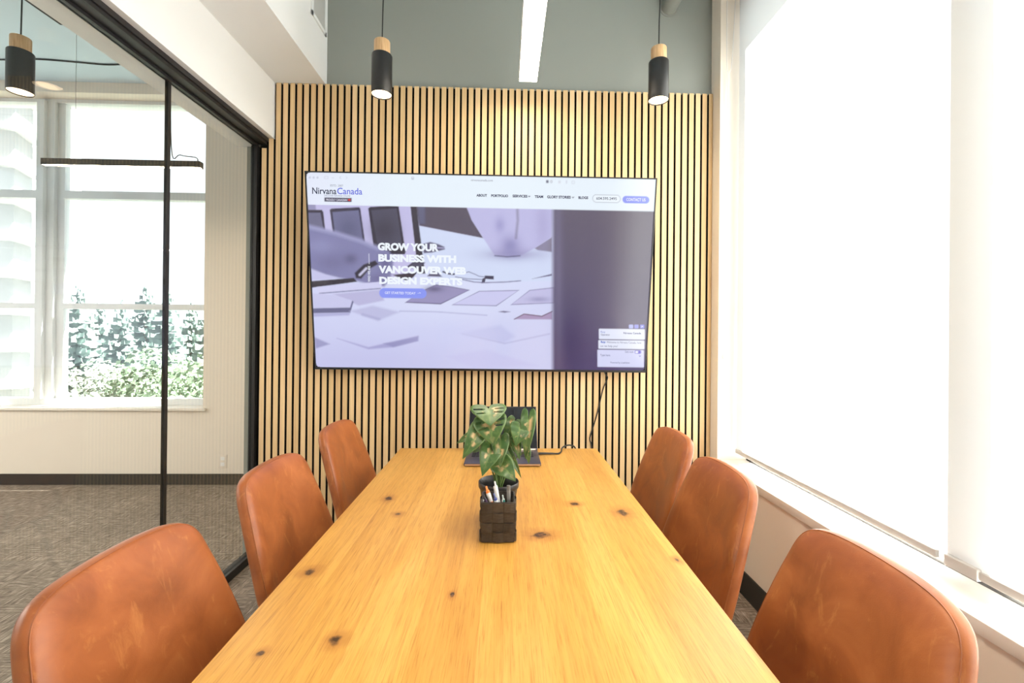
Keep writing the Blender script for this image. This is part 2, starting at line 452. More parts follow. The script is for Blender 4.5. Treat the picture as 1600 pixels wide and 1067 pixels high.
# drywall header over the glass and the dropped soffit
struct('trim_1', [(-1.56, -1.353, BY, WY, 2.450, ZC), (-1.575, -1.478, BY, WY, 2.408, 2.450)], M_white)
struct('trim_2', [(-1.353, -1.062, BY, WY, 2.776, ZC)], M_white)
# unseen ledge added over the far window to keep sun off the floor
struct('sun_block_ledge', [(W2X0 - 0.4, -0.5, FY + 0.25, FY + 0.435, 3.40, 3.48)], M_winframe)
struct('baseboard_right', [(RX - 0.008, RX, BY, WY - 0.026, 0, 0.125)], M_base)
struct('baseboard_far', [(LX, -1.58, FY - 0.008, FY, 0, 0.093)], M_base)

# window 1 : the big side window behind the blinds
w1 = bpy.data.objects.new('window_1', None); C.objects.link(w1); w1['kind'] = 'structure'
X0, X1 = RX + 0.17, RX + 0.23
bm = bmesh.new()
for b in ((X0, X1, W1Y0, W1Y1, W1Z0, W1Z0 + 0.05), (X0, X1, W1Y0, W1Y1, 3.20, W1Z1), (X0, X1, W1Y0, W1Y0 + 0.05, W1Z0, W1Z1), (X0, X1, W1Y1 - 0.05, W1Y1, W1Z0, W1Z1)):
    add_box(bm, *b)
obj('window_frame', bm, M_aluframe, w1)
boxobj('mullion', (X0, X1, 1.268, 1.4035, W1Z0 + 0.05, 3.20), M_aluframe, w1)
boxobj('pane', (X0 + 0.027, X0 + 0.033, W1Y0 + 0.05, 1.268, W1Z0 + 0.05, 3.20), M_pane, w1)
boxobj('pane', (X0 + 0.027, X0 + 0.033, 1.4035, W1Y1 - 0.05, W1Z0 + 0.05, 3.20), M_pane, w1)
boxobj('window_sill', (RX - 0.012, X0, W1Y0 - 0.02, W1Y1, 0.568, 0.607), M_sill, w1, bev=0.003)

# window 2 : the neighbouring room's window
w2 = bpy.data.objects.new('window_2', None); C.objects.link(w2); w2['kind'] = 'structure'
Y0, Y1 = 4.17, 4.24
bm = bmesh.new()
for b in ((W2X0, W2X1, Y0, Y1, W2Z0, 0.716), (W2X0, W2X1, Y0, Y1, 3.315, W2Z1), (W2X0, W2X0 + 0.05, Y0, Y1, W2Z0, W2Z1), (W2X1 - 0.035, W2X1, Y0, Y1, W2Z0, W2Z1)):
    add_box(bm, *b)
obj('window_frame', bm, M_winframe, w2)
bm = bmesh.new(); add_box(bm, -4.075, -4.015, Y0 - 0.05, Y1, 0.716, 3.315); add_box(bm, -4.015, -3.955, Y0 - 0.015, Y1, 0.716, 3.315); add_box(bm, -3.955, -3.895, Y0 + 0.02, Y1, 0.716, 3.315)
obj('mullion', bm, M_winframe, w2)
for z0, z1 in ((1.503, 1.551), (2.474, 2.542)):
    bm = bmesh.new(); add_box(bm, W2X0 + 0.05, -4.075, Y0, Y1, z0, z1); add_box(bm, -3.895, W2X1 - 0.035, Y0, Y1, z0, z1)
    obj('transom', bm, M_winframe, w2)
for x0, x1 in ((W2X0 + 0.05, -4.075), (-3.895, W2X1 - 0.035)):
    for z0, z1 in ((0.716, 1.503), (1.551, 2.474), (2.542, 3.315)):
        boxobj('pane', (x0, x1, Y0 + 0.03, Y0 + 0.036, z0, z1), M_pane, w2)
boxobj('window_sill', (W2X0 - 0.03, W2X1 + 0.03, FY - 0.03, Y0, 0.635, 0.660), M_sill, w2, bev=0.003)

# window 3 : unseen, added to bring more daylight into the neighbouring room
w3 = bpy.data.objects.new('added_window_3', None); C.objects.link(w3); w3['kind'] = 'structure'
bm = bmesh.new()
for y0, y1, z0, z1 in ((-1.0, 3.4, 0.635, 0.70), (-1.0, 3.4, 3.29, 3.345), (-1.0, -0.95, 0.70, 3.29), (3.35, 3.4, 0.70, 3.29), (1.17, 1.23, 0.70, 3.29)):
    add_box(bm, LX - 0.10, LX - 0.04, y0, y1, z0, z1)
obj('window_frame', bm, M_winframe, w3)
for y0, y1 in ((-0.95, 1.17), (1.23, 3.35)):
    boxobj('pane', (LX - 0.073, LX - 0.067, y0, y1, 0.70, 3.29), M_pane, w3)

# glass partition wall
gp = bpy.data.objects.new('wall_glass', None); C.objects.link(gp); gp['kind'] = 'structure'
bm = bmesh.new(); add_box(bm, -1.472, -1.383, BY, WY - 0.026, 2.428, 2.450); add_box(bm, -1.472, -1.392, BY, WY - 0.026, 2.412, 2.428); add_box(bm, -1.465, -1.440, BY, WY - 0.026, 2.400, 2.412)
obj('head_rail', bm, M_black, gp)
bm = bmesh.new(); add_box(bm, -1.49, -1.44, BY, WY - 0.026, 0.0, 0.045)
obj('bottom_rail', bm, M_black, gp)
boxobj('jamb', (-1.472, -1.4385, WY - 0.045, WY, 0.045, 2.400), M_black, gp)
MY = 2.03
boxobj('mullion', (-1.467, -1.453, MY - 0.009, MY + 0.009, 0.045, 2.400), M_black, gp)
boxobj('pane', (-1.465, -1.455, BY, MY - 0.009, 0.045, 2.400), M_glass, gp)
boxobj('pane', (-1.465, -1.455, MY + 0.009, WY - 0.045, 0.045, 2.400), M_glass, gp)

# slat panel on the end wall
sp = thing('slat_wall_panel', 'light oak vertical slats on black felt covering the end wall behind the television', 'wall panel', (0, WY - 0.026, 0))
boxobj('felt_backing', (-1.436, 1.236, 0.014, 0.026, 0.0, 2.773), M_felt, sp)
bm = bmesh.new()
G0, PITCHX, SW = -1.348, 0.03992, 0.0278
for k in range(-2, 66):
    xa = G0 + PITCHX * (k - 1) + (PITCHX - SW) / 2; xb = xa + SW
    if k == -2: xa, xb = -1.4362, xb
    if k == 65: xb = 1.2365
    xa = max(xa, -1.4362)
    if xb - xa < 0.004: continue
    top = 2.775 if xb > -1.30 else 2.775
    if xa < -1.385: top = 2.392
    elif xa < -1.353 and xb < -1.34: top = 2.449
    if xa < -1.353 < xb and xb > -1.345: xa = -1.3525
    add_box(bm, xa, xb, 0.0, 0.014, 0.0, top)
bmesh.ops.recalc_face_normals(bm, faces=bm.faces)
for f in bm.faces: f.material_index = 0 if f.normal.y < -0.5 else 1
obj('slats', bm, [M_slat, M_felt], sp)

# vent grille on the soffit side
vg = thing('vent_grille', 'white framed air vent grille set in the side of the ceiling soffit', 'vent', (-1.062, 2.515, 3.046))
bm = bmesh.new()
for b in ((0, 0.008, 0, 0.205, 0, 0.022), (0, 0.008, 0, 0.205, 0.235, 0.257), (0, 0.008, 0, 0.022, 0, 0.257), (0, 0.008, 0.183, 0.205, 0, 0.257)):
    add_box(bm, *b, bev=0.0015)
obj('frame', bm, M_white, vg)
bm = bmesh.new()
for i in range(26): add_box(bm, 0.001, 0.005, 0.022 + i * 0.0063, 0.0247 + i * 0.0063, 0.022, 0.235)
for i in range(32): add_box(bm, 0.001, 0.004, 0.022, 0.183, 0.024 + i * 0.0066, 0.0262 + i * 0.0066)
obj('grille', bm, M_grille, vg)

# pipe under the ceiling
bm = bmesh.new(); add_tube(bm, [(0.972, y, 3.302) for y in (BY + 0.01, 0, 1, 2, WY - 0.001)], 0.047, 24)
po = obj('ceiling_pipe', bm, M_duct, None, smooth=True, angle=40)
tag(po, 'grey painted pipe running under the ceiling beside the window wall', 'pipe')
bm = bmesh.new(); add_lathe(bm, [(0.047, 0), (0.056, 0), (0.056, 0.006), (0.047, 0.006)], 24, mtx=Matrix.Translation((0.972, WY - 0.007, 3.302)) @ Matrix.Rotation(-PI / 2, 4, 'X'))
obj('collar', bm, M_duct, po)
for y in (0.4, 1.5):
    bm = bmesh.new(); add_box(bm, 0.966, 0.978, y, y + 0.02, 3.348, ZC); obj('hanger', bm, M_duct, po)

# ------------------------------------------------------------------ roller blinds
BXP = 1.335
def roller_blind(y0, y1, label, cord):
    t = thing('roller_blind', label, 'blind', (BXP, (y0 + y1) / 2, 0.655), group='roller blinds on the side window')
    h = (y1 - y0) / 2; top = 3.33 - 0.655
    bm = bmesh.new()
    n = 12
    vs = [[bm.verts.new((0, -h + 2 * h * i / n, 0.012 + (top - 0.012) * j / 24)) for i in range(n + 1)] for j in range(25)]
    for j in range(24):
        for i in range(n): bm.faces.new((vs[j][i], vs[j][i + 1], vs[j + 1][i + 1], vs[j + 1][i]))
    obj('fabric', bm, M_blind, t)
    bm = bmesh.new(); add_box(bm, -0.007, 0.007, -h, h, 0.0, 0.024, bev=0.003); obj('bottom_bar', bm, M_greypl, t, smooth=True, angle=40)
    bm = bmesh.new(); add_tube(bm, [(0.022, -h, top), (0.022, h, top)], 0.024, 20); obj('roller_tube', bm, M_whitepl, t, smooth=True, angle=40)
    for s in (-1, 1):
        bm = bmesh.new(); add_box(bm, -0.012, 0.05, s * h - 0.003 + s * 0.004, s * h + 0.003 + s * 0.004, top - 0.03, 3.38 - 0.655); obj('bracket', bm, M_whitepl, t)
    if cord:
        x = 1.268 - BXP; y = 2.602 - (y0 + y1) / 2
        bm = bmesh.new()
        add_tube(bm, [(x + 0.045, y + 0.005, top), (x + 0.024, y + 0.004, 2.9 - 0.655), (x + 0.004, y, 2.75 - 0.655), (x + 0.004, y, 2.0 - 0.655), (x - 0.008, y, 1.62 - 0.655), (x - 0.012, y, 1.225 - 0.655)], 0.0016, 6, smooth=6)
        add_tube(bm, [(x - 0.01, y, top), (x - 0.008, y, 2.9 - 0.655), (x + 0.001, y, 2.74 - 0.655), (x + 0.001, y, 2.0 - 0.655), (x - 0.011, y, 1.62 - 0.655), (x - 0.015, y, 1.225 - 0.655)], 0.0016, 6, smooth=6)
        obj('cord', bm, M_whitepl, t, smooth=True)
        bm = bmesh.new(); add_lathe(bm, [(0.002, 0.03), (0.006, 0.024), (0.008, 0.006), (0.006, 0.0)], 12, center=(x - 0.0135, y, 1.196 - 0.655)); obj('cord_tensioner', bm, M_whitepl, t, smooth=True)
    else:
        bm = bmesh.new(); add_box(bm, -0.014, 0.012, h - 0.10, h - 0.002, -0.004, 0.030, bev=0.004); obj('end_clip', bm, M_greypl, t, smooth=True, angle=40)
    return t
roller_blind(1.376, 2.606, 'white roller blind with hanging cord lowered beside the slat wall', True)
roller_blind(0.0, 1.345, 'white roller blind with a grey end clip lowered behind the nearest chair', False)

# ------------------------------------------------------------------ lamps
def linear_lamp(name, label, x0, x1, y0, y1, z0, h, lampmat, wires, group=None, cord=None):
    t = thing(name, label, 'ceiling lamp', ((x0 + x1) / 2, (y0 + y1) / 2, z0), group=group)
    a, b = (x1 - x0) / 2, (y1 - y0) / 2
    bm = bmesh.new()
    add_box(bm, -a, a, -b, b, 0.012, h)
    w = 0.0025
    add_box(bm, -a, -a + w, -b, b, 0.0, 0.012); add_box(bm, a - w, a, -b, b, 0.0, 0.012)
    add_box(bm, -a + w, a - w, -b, -b + w, 0.0, 0.012); add_box(bm, -a + w, a - w, b - w, b, 0.0, 0.012)
    obj('housing', bm, M_whitepl if 'white' in label else M_black, t)
    bm = bmesh.new(); add_box(bm, -a + w, a - w, -b + w, b - w, 0.002, 0.0115); obj('diffuser', bm, lampmat, t)
    for (px, py) in wires:
        bm = bmesh.new(); add_tube(bm, [(px, py, h), (px, py, ZC - z0)], 0.0009, 6); obj('suspension_wire', bm, M_wire, t)
    if cord:
        bm = bmesh.new(); add_tube(bm, cord, 0.003, 6, smooth=6); obj('power_cord', bm, M_wire, t, smooth=True)
    return t
linear_lamp('linear_ceiling_lamp', 'glowing white linear lamp hung high between the two table pendants', 0.066, 0.165, 1.22, 2.52, 2.707, 0.06, M_lamp, ((0, -0.55), (0, 0.55)))
linear_lamp('linear_ceiling_lamp', 'added glowing white linear lamp, out of view over the near end of the table', 0.066, 0.165, -0.60, 0.99, 2.707, 0.06, M_lamp, ((0, -0.65), (0, 0.65)))  # second strip lamp, out of view, added for more light
linear_lamp('linear_ceiling_lamp', 'thin black linear lamp glowing across the neighbouring room window', -3.068, -2.041, 3.13, 3.17, 2.412, 0.042, M_lamp2, ((-0.31, 0), (0.28, 0)),
            cord=[(0.49, 0, 0.04), (0.47, 0.01, 0.075), (0.36, 0.02, 0.095), (0.30, 0.02, 0.15), (0.29, 0.02, ZC - 2.412)])
linear_lamp('linear_ceiling_lamp', 'dark linear lamp close under the neighbouring room ceiling', -2.99, -2.945, 1.2, 3.17, 3.36, 0.045, M_black, ((0, -0.8), (0, 0.8)))

for lx, ly, lab in ((-3.9, 0.9, 'added unseen black linear lamp glowing in the middle of the neighbouring room'), (-3.9, -0.5, 'added unseen black linear lamp glowing at the back of the neighbouring room'), (-5.2, 1.9, 'added unseen black linear lamp glowing by the added side window of the neighbouring room')):  # unseen lamps added to brighten the neighbouring room
    linear_lamp('linear_ceiling_lamp', lab, lx - 0.75, lx + 0.75, ly - 0.04, ly + 0.04, 2.42, 0.05, M_fill_lamp, ((-0.6, 0), (0.6, 0)))

def pendant(x, y, zb, label):
    t = thing('pendant_lamp', label, 'pendant lamp', (x, y, zb), group='black and wood pendant lamps over the table')
    R = 0.051
    bm = bmesh.new(); add_lathe(bm, [(R - 0.003, 0.004), (R - 0.001, 0.0), (R, 0.002), (R, 0.198), (R - 0.002, 0.202), (0.012, 0.202), (0.012, 0.195), (R - 0.004, 0.195)], 48, caps=False); obj('shade', bm, M_black, t, smooth=True, angle=40)
    bm = bmesh.new(); add_lathe(bm, [(0.001, 0.202), (0.038, 0.202), (0.0395, 0.204), (0.0395, 0.270), (0.038, 0.273), (0.004, 0.274)], 40); obj('wood_cap', bm, M_palewood, t, smooth=True, angle=40)
    bm = bmesh.new(); add_lathe(bm, [(0.001, 0.006), (R - 0.0035, 0.006), (R - 0.0035, 0.012), (0.001, 0.012)], 48); obj('diffuser', bm, M_bulb, t)
    bm = bmesh.new(); add_tube(bm, [(0, 0, 0.273), (0.001, 0.001, 0.40), (0.004, 0, 0.55), (0.002, 0, 0.75), (0.003, 0, ZC - zb - 0.02)], 0.0032, 8, smooth=6); obj('cord', bm, M_wire, t, smooth=True)
    bm = bmesh.new(); add_lathe(bm, [(0.001, ZC - zb - 0.025), (0.05, ZC - zb - 0.022), (0.05, ZC - zb)], 32); obj('ceiling_canopy', bm, M_black, t, smooth=True, angle=40)
    return t
pendant(-0.636, 2.36, 2.533, 'black cylinder pendant lamp with wooden cap hung between the television and the soffit')
pendant(0.785, 2.36, 2.539, 'black cylinder pendant lamp with wooden cap hung nearest the window blinds')
pendant(-2.415, 2.36, 2.500, 'black cylinder pendant lamp hung in the neighbouring room behind the glass')

bm = bmesh.new(); add_tube(bm, [(-5.2, 3.74, ZC - 0.006), (-4.6, 3.70, ZC - 0.006), (-3.969, 3.726, ZC - 0.006), (-3.663, 3.706, ZC - 0.006), (-3.391, 3.733, ZC - 0.006), (-3.165, 3.757, ZC - 0.006), (-2.894, 3.726, ZC - 0.006), (-2.4, 3.73, ZC - 0.006), (-1.7, 3.72, ZC - 0.006)], 0.006, 8, smooth=6)
tag(obj('ceiling_cable', bm, M_wire, None, smooth=True), 'thin black cable running across the neighbouring room ceiling', 'cable')

t = thing('outlet_plate', 'pale wall outlet plate low on the neighbouring room wall', 'outlet', (-2.41, FY, 0.20))
bm = bmesh.new(); add_box(bm, -0.037, 0.037, -0.005, 0, -0.058, 0.058, bev=0.002); obj('plate', bm, M_cream, t, smooth=True, angle=40)
for dz in (-0.024, 0.024):
    bm = bmesh.new(); add_box(bm, -0.017, 0.017, -0.007, -0.004, dz - 0.014, dz + 0.014, bev=0.001); obj('socket', bm, M_whitepl, t)

# ------------------------------------------------------------------ table
TXL, TXR, TY0, TY1, TZ = -0.5135, 0.4705, 0.08, 2.322, 0.75
tb = thing('conference_table', 'long honey oak plank conference table with dark knots', 'table', (0, 0, 0))
bm = bmesh.new(); add_box(bm, TXL, TXR, TY0, TY1, TZ - 0.038, TZ, bev=0.003)
obj('tabletop', bm, M_table, tb, smooth=True, angle=40)
for y in (0.55, 1.85):
    bm = bmesh.new()
    add_box(bm, -0.11, 0.07, y - 0.04, y + 0.04, 0.03, TZ - 0.05, bev=0.004)
    obj('leg', bm, M_black, tb)
    bm = bmesh.new(); add_box(bm, -0.22, 0.18, y - 0.05, y + 0.05, 0.0, 0.03, bev=0.004); obj('foot', bm, M_black, tb)
    bm = bmesh.new(); add_box(bm, -0.40, 0.36, y - 0.05, y + 0.05, TZ - 0.05, TZ - 0.038); obj('support_plate', bm, M_black, tb)

# ------------------------------------------------------------------ chairs
HALF = [(0.0, 0.893), (0.08, 0.892), (0.14, 0.887), (0.180, 0.873), (0.202, 0.846), (0.215, 0.80), (0.233, 0.72), (0.250, 0.62), (0.256, 0.55), (0.248, 0.49), (0.215, 0.450), (0.14, 0.434), (0.0, 0.430)]
def outline():
    pts = [(a, b, 0) for a, b in HALF]
    right = catmull(pts, 5)
    full = [(p.x, p.y) for p in right] + [(-p.x, p.y) for p in reversed(right[1:-1])]
    return full
OUT = outline()
CZ = 0.66
def back_shape(y, z, off):
    """off: distance along the front normal; the back leans and wraps forward at its sides"""
    x = -0.195 - (z - 0.45) * 0.27 - 0.06 * max(0, z - 0.55) ** 2 + 0.55 * y * y
    return (x + off, y, z + off * 0.22)
def make_backrest():
    bm = bmesh.new(); n = len(OUT)
    rows = [(0.10, 0.0270), (0.35, 0.0265), (0.60, 0.0255), (0.78, 0.0235), (0.89, 0.0200), (0.955, 0.0140), (0.985, 0.0070), (1.0, -0.003), (1.0, -0.013), (0.99, -0.019), (0.96, -0.023), (0.85, -0.0255), (0.55, -0.0265), (0.25, -0.027)]
    rings = []
    for s, off in rows:
        rings.append([bm.verts.new(back_shape(a * s, CZ + (b - CZ) * s, off)) for a, b in OUT])
    for r0, r1 in zip(rings[:-1], rings[1:]):
        for i in range(n):
            j = (i + 1) % n; bm.faces.new((r0[i], r0[j], r1[j], r1[i]))
    for ring, off in ((rings[0], 0.0272), (rings[-1], -0.0272)):
        c = bm.verts.new(back_shape(0, CZ, off))
        for i in range(n): bm.faces.new((ring[i], ring[(i + 1) % n], c))
    return bm
def make_piping():
    bm = bmesh.new()
    pts = [back_shape(a * 0.982, CZ + (b - CZ) * 0.982, 0.0078) for a, b in OUT]
    add_tube(bm, pts, 0.0013, 6, closed=True)
    return bm
def make_seat():
    bm = bmesh.new(); n = 64; rings = []
    for s, z in ((0.1, 0.484), (0.5, 0.483), (0.8, 0.479), (0.93, 0.470), (0.985, 0.455), (1.0, 0.440), (0.99, 0.425), (0.94, 0.415), (0.6, 0.410), (0.1, 0.410)):
        ring = []
        for i in range(n):
            a = 2 * PI * i / n; c, sn = math.cos(a), math.sin(a)
            r = (abs(c) ** 4 + abs(sn) ** 4) ** (-0.25)
            ring.append(bm.verts.new((0.005 + 0.215 * r * c * s, 0.225 * r * sn * s, z + 0.012 * max(0, c * s))))
        rings.append(ring)
    for r0, r1 in zip(rings[:-1], rings[1:]):
        for i in range(n):
            j = (i + 1) % n; bm.faces.new((r0[i], r0[j], r1[j], r1[i]))
    bm.faces.new(rings[0]); bm.faces.new(list(reversed(rings[-1])))
    return bm
def make_chair(label, loc, rz):
    t = thing('dining_chair', label, 'chair', loc, (0, 0, rz), group='tan leather chairs around the table')
    b = obj('backrest', make_backrest(), M_leather, t, smooth=True)
    obj('piping', make_piping(), M_leather_d, b, smooth=True)
    obj('seat', make_seat(), M_leather, t, smooth=True, angle=60)
    bm = bmesh.new(); add_box(bm, -0.16, 0.16, -0.16, 0.16, 0.392, 0.412, bev=0.003)
    for s in (-1, 1): add_tube(bm, [(-0.10, s * 0.11, 0.402), (-0.20, s * 0.11, 0.405), (-0.232, s * 0.11, 0.44), (-0.255, s * 0.11, 0.54)], 0.009, 8, smooth=5)
    obj('under_frame', bm, M_black, t, smooth=True, angle=40)
    for sx in (-1, 1):
        for sy in (-1, 1):
            bm = bmesh.new(); add_tube(bm, [(sx * 0.13, sy * 0.13, 0.40), (sx * 0.20, sy * 0.20, 0.0)], [0.016, 0.010], 12); obj('leg', bm, M_black, t, smooth=True, angle=40)
    return t
LXC, RXC = -0.46, 0.44
proto = make_chair('nearest tan leather chair on the glass wall side, partly out of the photo', (LXC, 0.942, 0), 0)
dup(proto, 'tan leather chair on the glass wall side, in the middle of its row of three', (LXC - 0.01, 1.565, 0))
dup(proto, 'tan leather chair on the glass wall side, closest to the slat wall', (LXC - 0.03, 2.215, 0))
dup(proto, 'nearest tan leather chair on the blind side, partly out of the photo', (RXC, 0.897, 0), (0, 0, PI))
dup(proto, 'tan leather chair on the blind side, in the middle of its row of three', (RXC, 1.525, 0), (0, 0, PI))
dup(proto, 'tan leather chair on the blind side, closest to the slat wall', (RXC + 0.03, 2.06, 0), (0, 0, PI))

# ------------------------------------------------------------------ television
TVW, TVH = 1.905, 1.089
tv = thing('television', 'large black framed television tilted on the slat wall showing a web page', 'television', (-0.129, 2.66, 1.109), (0.154, 0.003, -0.007))
bm = bmesh.new()
hw = TVW / 2
for b in ((-hw, hw, 0.0, 0.030, 0.0, 0.012), (-hw, hw, 0.0, 0.030, TVH - 0.007, TVH), (-hw, -hw + 0.007, 0, 0.030, 0.012, TVH - 0.007), (hw - 0.007, hw, 0, 0.030, 0.012, TVH - 0.007)):
    add_box(bm, *b)
add_box(bm, -hw + 0.007, hw - 0.007, 0.012, 0.030, 0.012, TVH - 0.007)
obj('casing', bm, M_dark, tv)
bm = bmesh.new(); add_box(bm, -0.25, 0.25, 0.030, 0.045, 0.36, 0.74); add_box(bm, -0.22, -0.18, 0.045, 0.062, 0.30, 0.80); add_box(bm, 0.18, 0.22, 0.045, 0.062, 0.30, 0.80)
obj('wall_mount', bm, M_black, tv)

DX0, DX1, DZ0, DZ1 = -hw + 0.007, hw - 0.007, 0.012, TVH - 0.007
# homography: reference points of the displayed page -> local metres on the screen
_src = [(479.0, 270.0), (1025.3, 280.3), (1006.3, 579.2), (493.6, 573.8)]
_dst = [(DX0, DZ1), (DX1, DZ1), (DX1, DZ0), (DX0, DZ0)]
_A = []; _b = []
for (x, y), (u, v) in zip(_src, _dst):
    _A += [[x, y, 1, 0, 0, 0, -u * x, -u * y], [0, 0, 0, x, y, 1, -v * x, -v * y]]; _b += [u, v]
_h = np.append(np.linalg.solve(np.array(_A), np.array(_b)), 1).reshape(3, 3)
_hi = np.linalg.inv(_h)
def onscreen(x, y):
    q = _h @ np.array([x, y, 1.0]); return q[0] / q[2], q[1] / q[2]

NXG, NYG = 520, 296
gx = np.linspace(DX0, DX1, NXG + 1); gz = np.linspace(DZ0, DZ1, NYG + 1)
GXX, GZZ = np.meshgrid(gx, gz)
q = np.stack([GXX, GZZ, np.ones_like(GXX)], -1) @ _hi.T
PX, PY = q[..., 0] / q[..., 2], q[..., 1] / q[..., 2]
IMG = np.zeros(PX.shape + (3,))
def lin(c): return np.array(srgb(*c))
def sdist(pts):
    """signed distance (negative inside) of every screen sample to a polygon"""
    d = np.full(PX.shape, 1e9); ins = np.zeros(PX.shape, bool); n = len(pts)
    for i in range(n):
        x0, y0 = pts[i]; x1, y1 = pts[(i + 1) % n]
        ex, ey = x1 - x0, y1 - y0; wx, wy = PX - x0, PY - y0
        tt = np.clip((wx * ex + wy * ey) / max(ex * ex + ey * ey, 1e-9), 0, 1)
        d = np.minimum(d, np.hypot(wx - ex * tt, wy - ey * tt))
        cond = ((y0 > PY) != (y1 > PY)) & (PX < (x1 - x0) * (PY - y0) / ((y1 - y0) if abs(y1 - y0) > 1e-9 else 1e-9) + x0)
        ins ^= cond
    return np.where(ins, -d, d)
def blend(mask, c):
    global IMG
    IMG = IMG * (1 - mask[..., None]) + lin(c) * mask[..., None]
def poly(pts, c, soft=0.8, a=1.0):
    blend(np.clip(0.5 - sdist(pts) / (2 * soft), 0, 1) * a, c)
def spot(x, y, rx, ry, c, a=0.6):
    blend(np.exp(-(((PX - x) / rx) ** 2 + ((PY - y) / ry) ** 2)) * a, c)
def stroke(pts, c, w=0.8, soft=0.5, a=1.0):
    d = np.full(PX.shape, 1e9)
    for (x0, y0), (x1, y1) in zip(pts[:-1], pts[1:]):
        ex, ey = x1 - x0, y1 - y0; wx, wy = PX - x0, PY - y0
        tt = np.clip((wx * ex + wy * ey) / max(ex * ex + ey * ey, 1e-9), 0, 1); d = np.minimum(d, np.hypot(wx - ex * tt, wy - ey * tt))
    blend(np.clip(0.5 - (d - w) / (2 * soft), 0, 1) * a, c)

blend(np.ones(PX.shape), (206, 209, 244))
spot(700, 460, 150, 60, (218, 224, 250), 0.8)
spot(800, 420, 90, 40, (216, 222, 250), 0.8)
spot(560, 570, 160, 40, (196, 196, 236), 0.8)
# tablets at the back
poly([(478, 318), (640, 318), (655, 420), (600, 440), (480, 400)], (196, 192, 232), 2)
poly([(474, 318), (493, 318), (494, 329), (474, 329)], (150, 148, 185), 1)
poly([(470, 328.5), (503, 328.5), (505.4, 332), (508.4, 360.6), (470, 362)], (58, 52, 70))
poly([(470, 333), (501, 333), (506, 361), (470, 362)], (108, 106, 138), 1)
poly([(515.5, 328.5), (518, 326.5), (561, 324.3), (563, 326), (570.5, 380), (521, 370)], (58, 52, 72))
poly([(519.5, 332), (560.5, 329), (567, 377), (524, 370)], (112, 112, 150), 1)
spot(545, 358, 16, 18, (92, 92, 128), 0.8)
poly([(575.4, 326), (578.8, 323.8), (621, 321.5), (623, 323.5), (633.6, 394.3), (632, 397.7), (605, 397.7), (584, 388)], (50, 44, 60))
poly([(580, 329), (620, 326), (628, 384), (590, 384)], (78, 75, 98), 1)
spot(600, 360, 20, 20, (58, 54, 72), 0.8)
# dark band at the back, table front
poly([(648, 316), (728, 316), (737, 343.7), (755.5, 373), (655, 353)], (88, 80, 98), 1)
poly([(652, 318), (664, 318), (664, 350), (655, 350)], (98, 98, 128), 2)
poly([(650, 353), (757, 373), (862, 393), (862, 440), (690, 440), (656, 400)], (209, 219, 247), 1)
poly([(640.3, 314), (649.6, 314), (664, 428), (653, 428)], (56, 50, 64))
# vase
poly([(862, 371), (835, 388), (840, 391), (862, 394)], (128, 122, 142), 1)
poly([(724, 312), (864, 312), (861, 371), (836, 387.6), (813.8, 399.4), (791.9, 401), (773.3, 399.4), (765.7, 389.3), (755.5, 373), (737, 343.7)], (190, 188, 230), 1)
spot(800, 398, 45, 9, (150, 146, 190), 0.8)
spot(797, 384, 15, 15, (128, 124, 178), 0.75)
spot(781, 352, 8, 12, (150, 148, 200), 0.7)
stroke([(808, 312), (809, 345), (806, 372)], (120, 115, 135), 1.2, 2.5, 0.8)
spot(848, 350, 12, 40, (168, 164, 208), 0.6)
stroke([(773, 399.8), (792, 401.5), (812, 400)], (88, 84, 120), 0.8, 1.0)
# small object by the stand
poly([(659, 382), (672, 378.5), (685, 382), (694, 386), (695, 390), (675, 395), (662, 396)], (92, 87, 118), 1)
stroke([(672, 387), (694, 388)], (180, 178, 215), 0.8, 0.6)
# darker wedges by the headline
poly([(613, 430), (652, 425.5), (645, 434), (634, 439)], (58, 48, 62))
poly([(667, 432), (675, 424), (682, 424), (690.5, 433)], (88, 84, 112))
poly([(634, 418), (647, 408), (664, 411), (652, 421)], (74, 70, 94))
# hand
HAND = [(474, 351), (500, 357), (525.6, 364), (564.4, 375.8), (588, 385.9), (608, 393), (615, 404.4), (613.3, 418), (610, 434.8), (600, 448), (578, 445), (557.7, 439.8), (529, 434.8), (508.8, 429.7), (474, 416)]
poly(HAND, (128, 127, 172), 2.2)
stroke([(480, 354), (525, 365), (564, 377), (590, 388)], (170, 170, 212), 2.5, 3.5, 0.8)
spot(520, 410, 24, 14, (112, 110, 154), 0.7); spot(500, 385, 22, 12, (146, 146, 192), 0.7)
spot(548, 405, 10, 8, (92, 90, 130), 0.8); spot(602, 415, 8, 14, (98, 94, 138), 0.7); spot(590, 436, 14, 8, (108, 104, 150), 0.7)
poly([(556, 435), (554, 427), (567.8, 414), (586, 407.5), (591, 413), (578, 420), (564, 436)], (46, 40, 58), 1.2)
stroke([(562, 430), (572, 420)], (205, 205, 235), 1.8, 1.2)
# dark notebook and light roll
poly([(478, 419), (508.8, 429.7), (529, 434.8), (510, 437), (482, 438)], (196, 196, 234), 1)
poly([(478, 440.5), (552.6, 434.8), (557.7, 440.7), (495, 449), (480, 451)], (48, 42, 56))
poly([(494, 449), (596, 440.5), (596, 451), (498.7, 458.4)], (208, 208, 242), 0.8)
stroke([(499, 459), (594, 451.3)], (128, 128, 164), 0.8, 0.8)
poly([(520, 460), (594, 453), (600, 470), (560, 478)], (186, 184, 222), 1.5)
# books at the left
poly([(480, 458), (520, 461), (551, 470), (546.7, 481), (480, 482)], (200, 200, 236), 1)
poly([(478, 482.5), (546.7, 481), (550, 470), (552, 472), (547, 489), (478, 490.5)], (106, 106, 142), 0.8)
poly([(478, 490.5), (547, 489), (545, 493), (478, 496)], (176, 176, 218), 1.5)
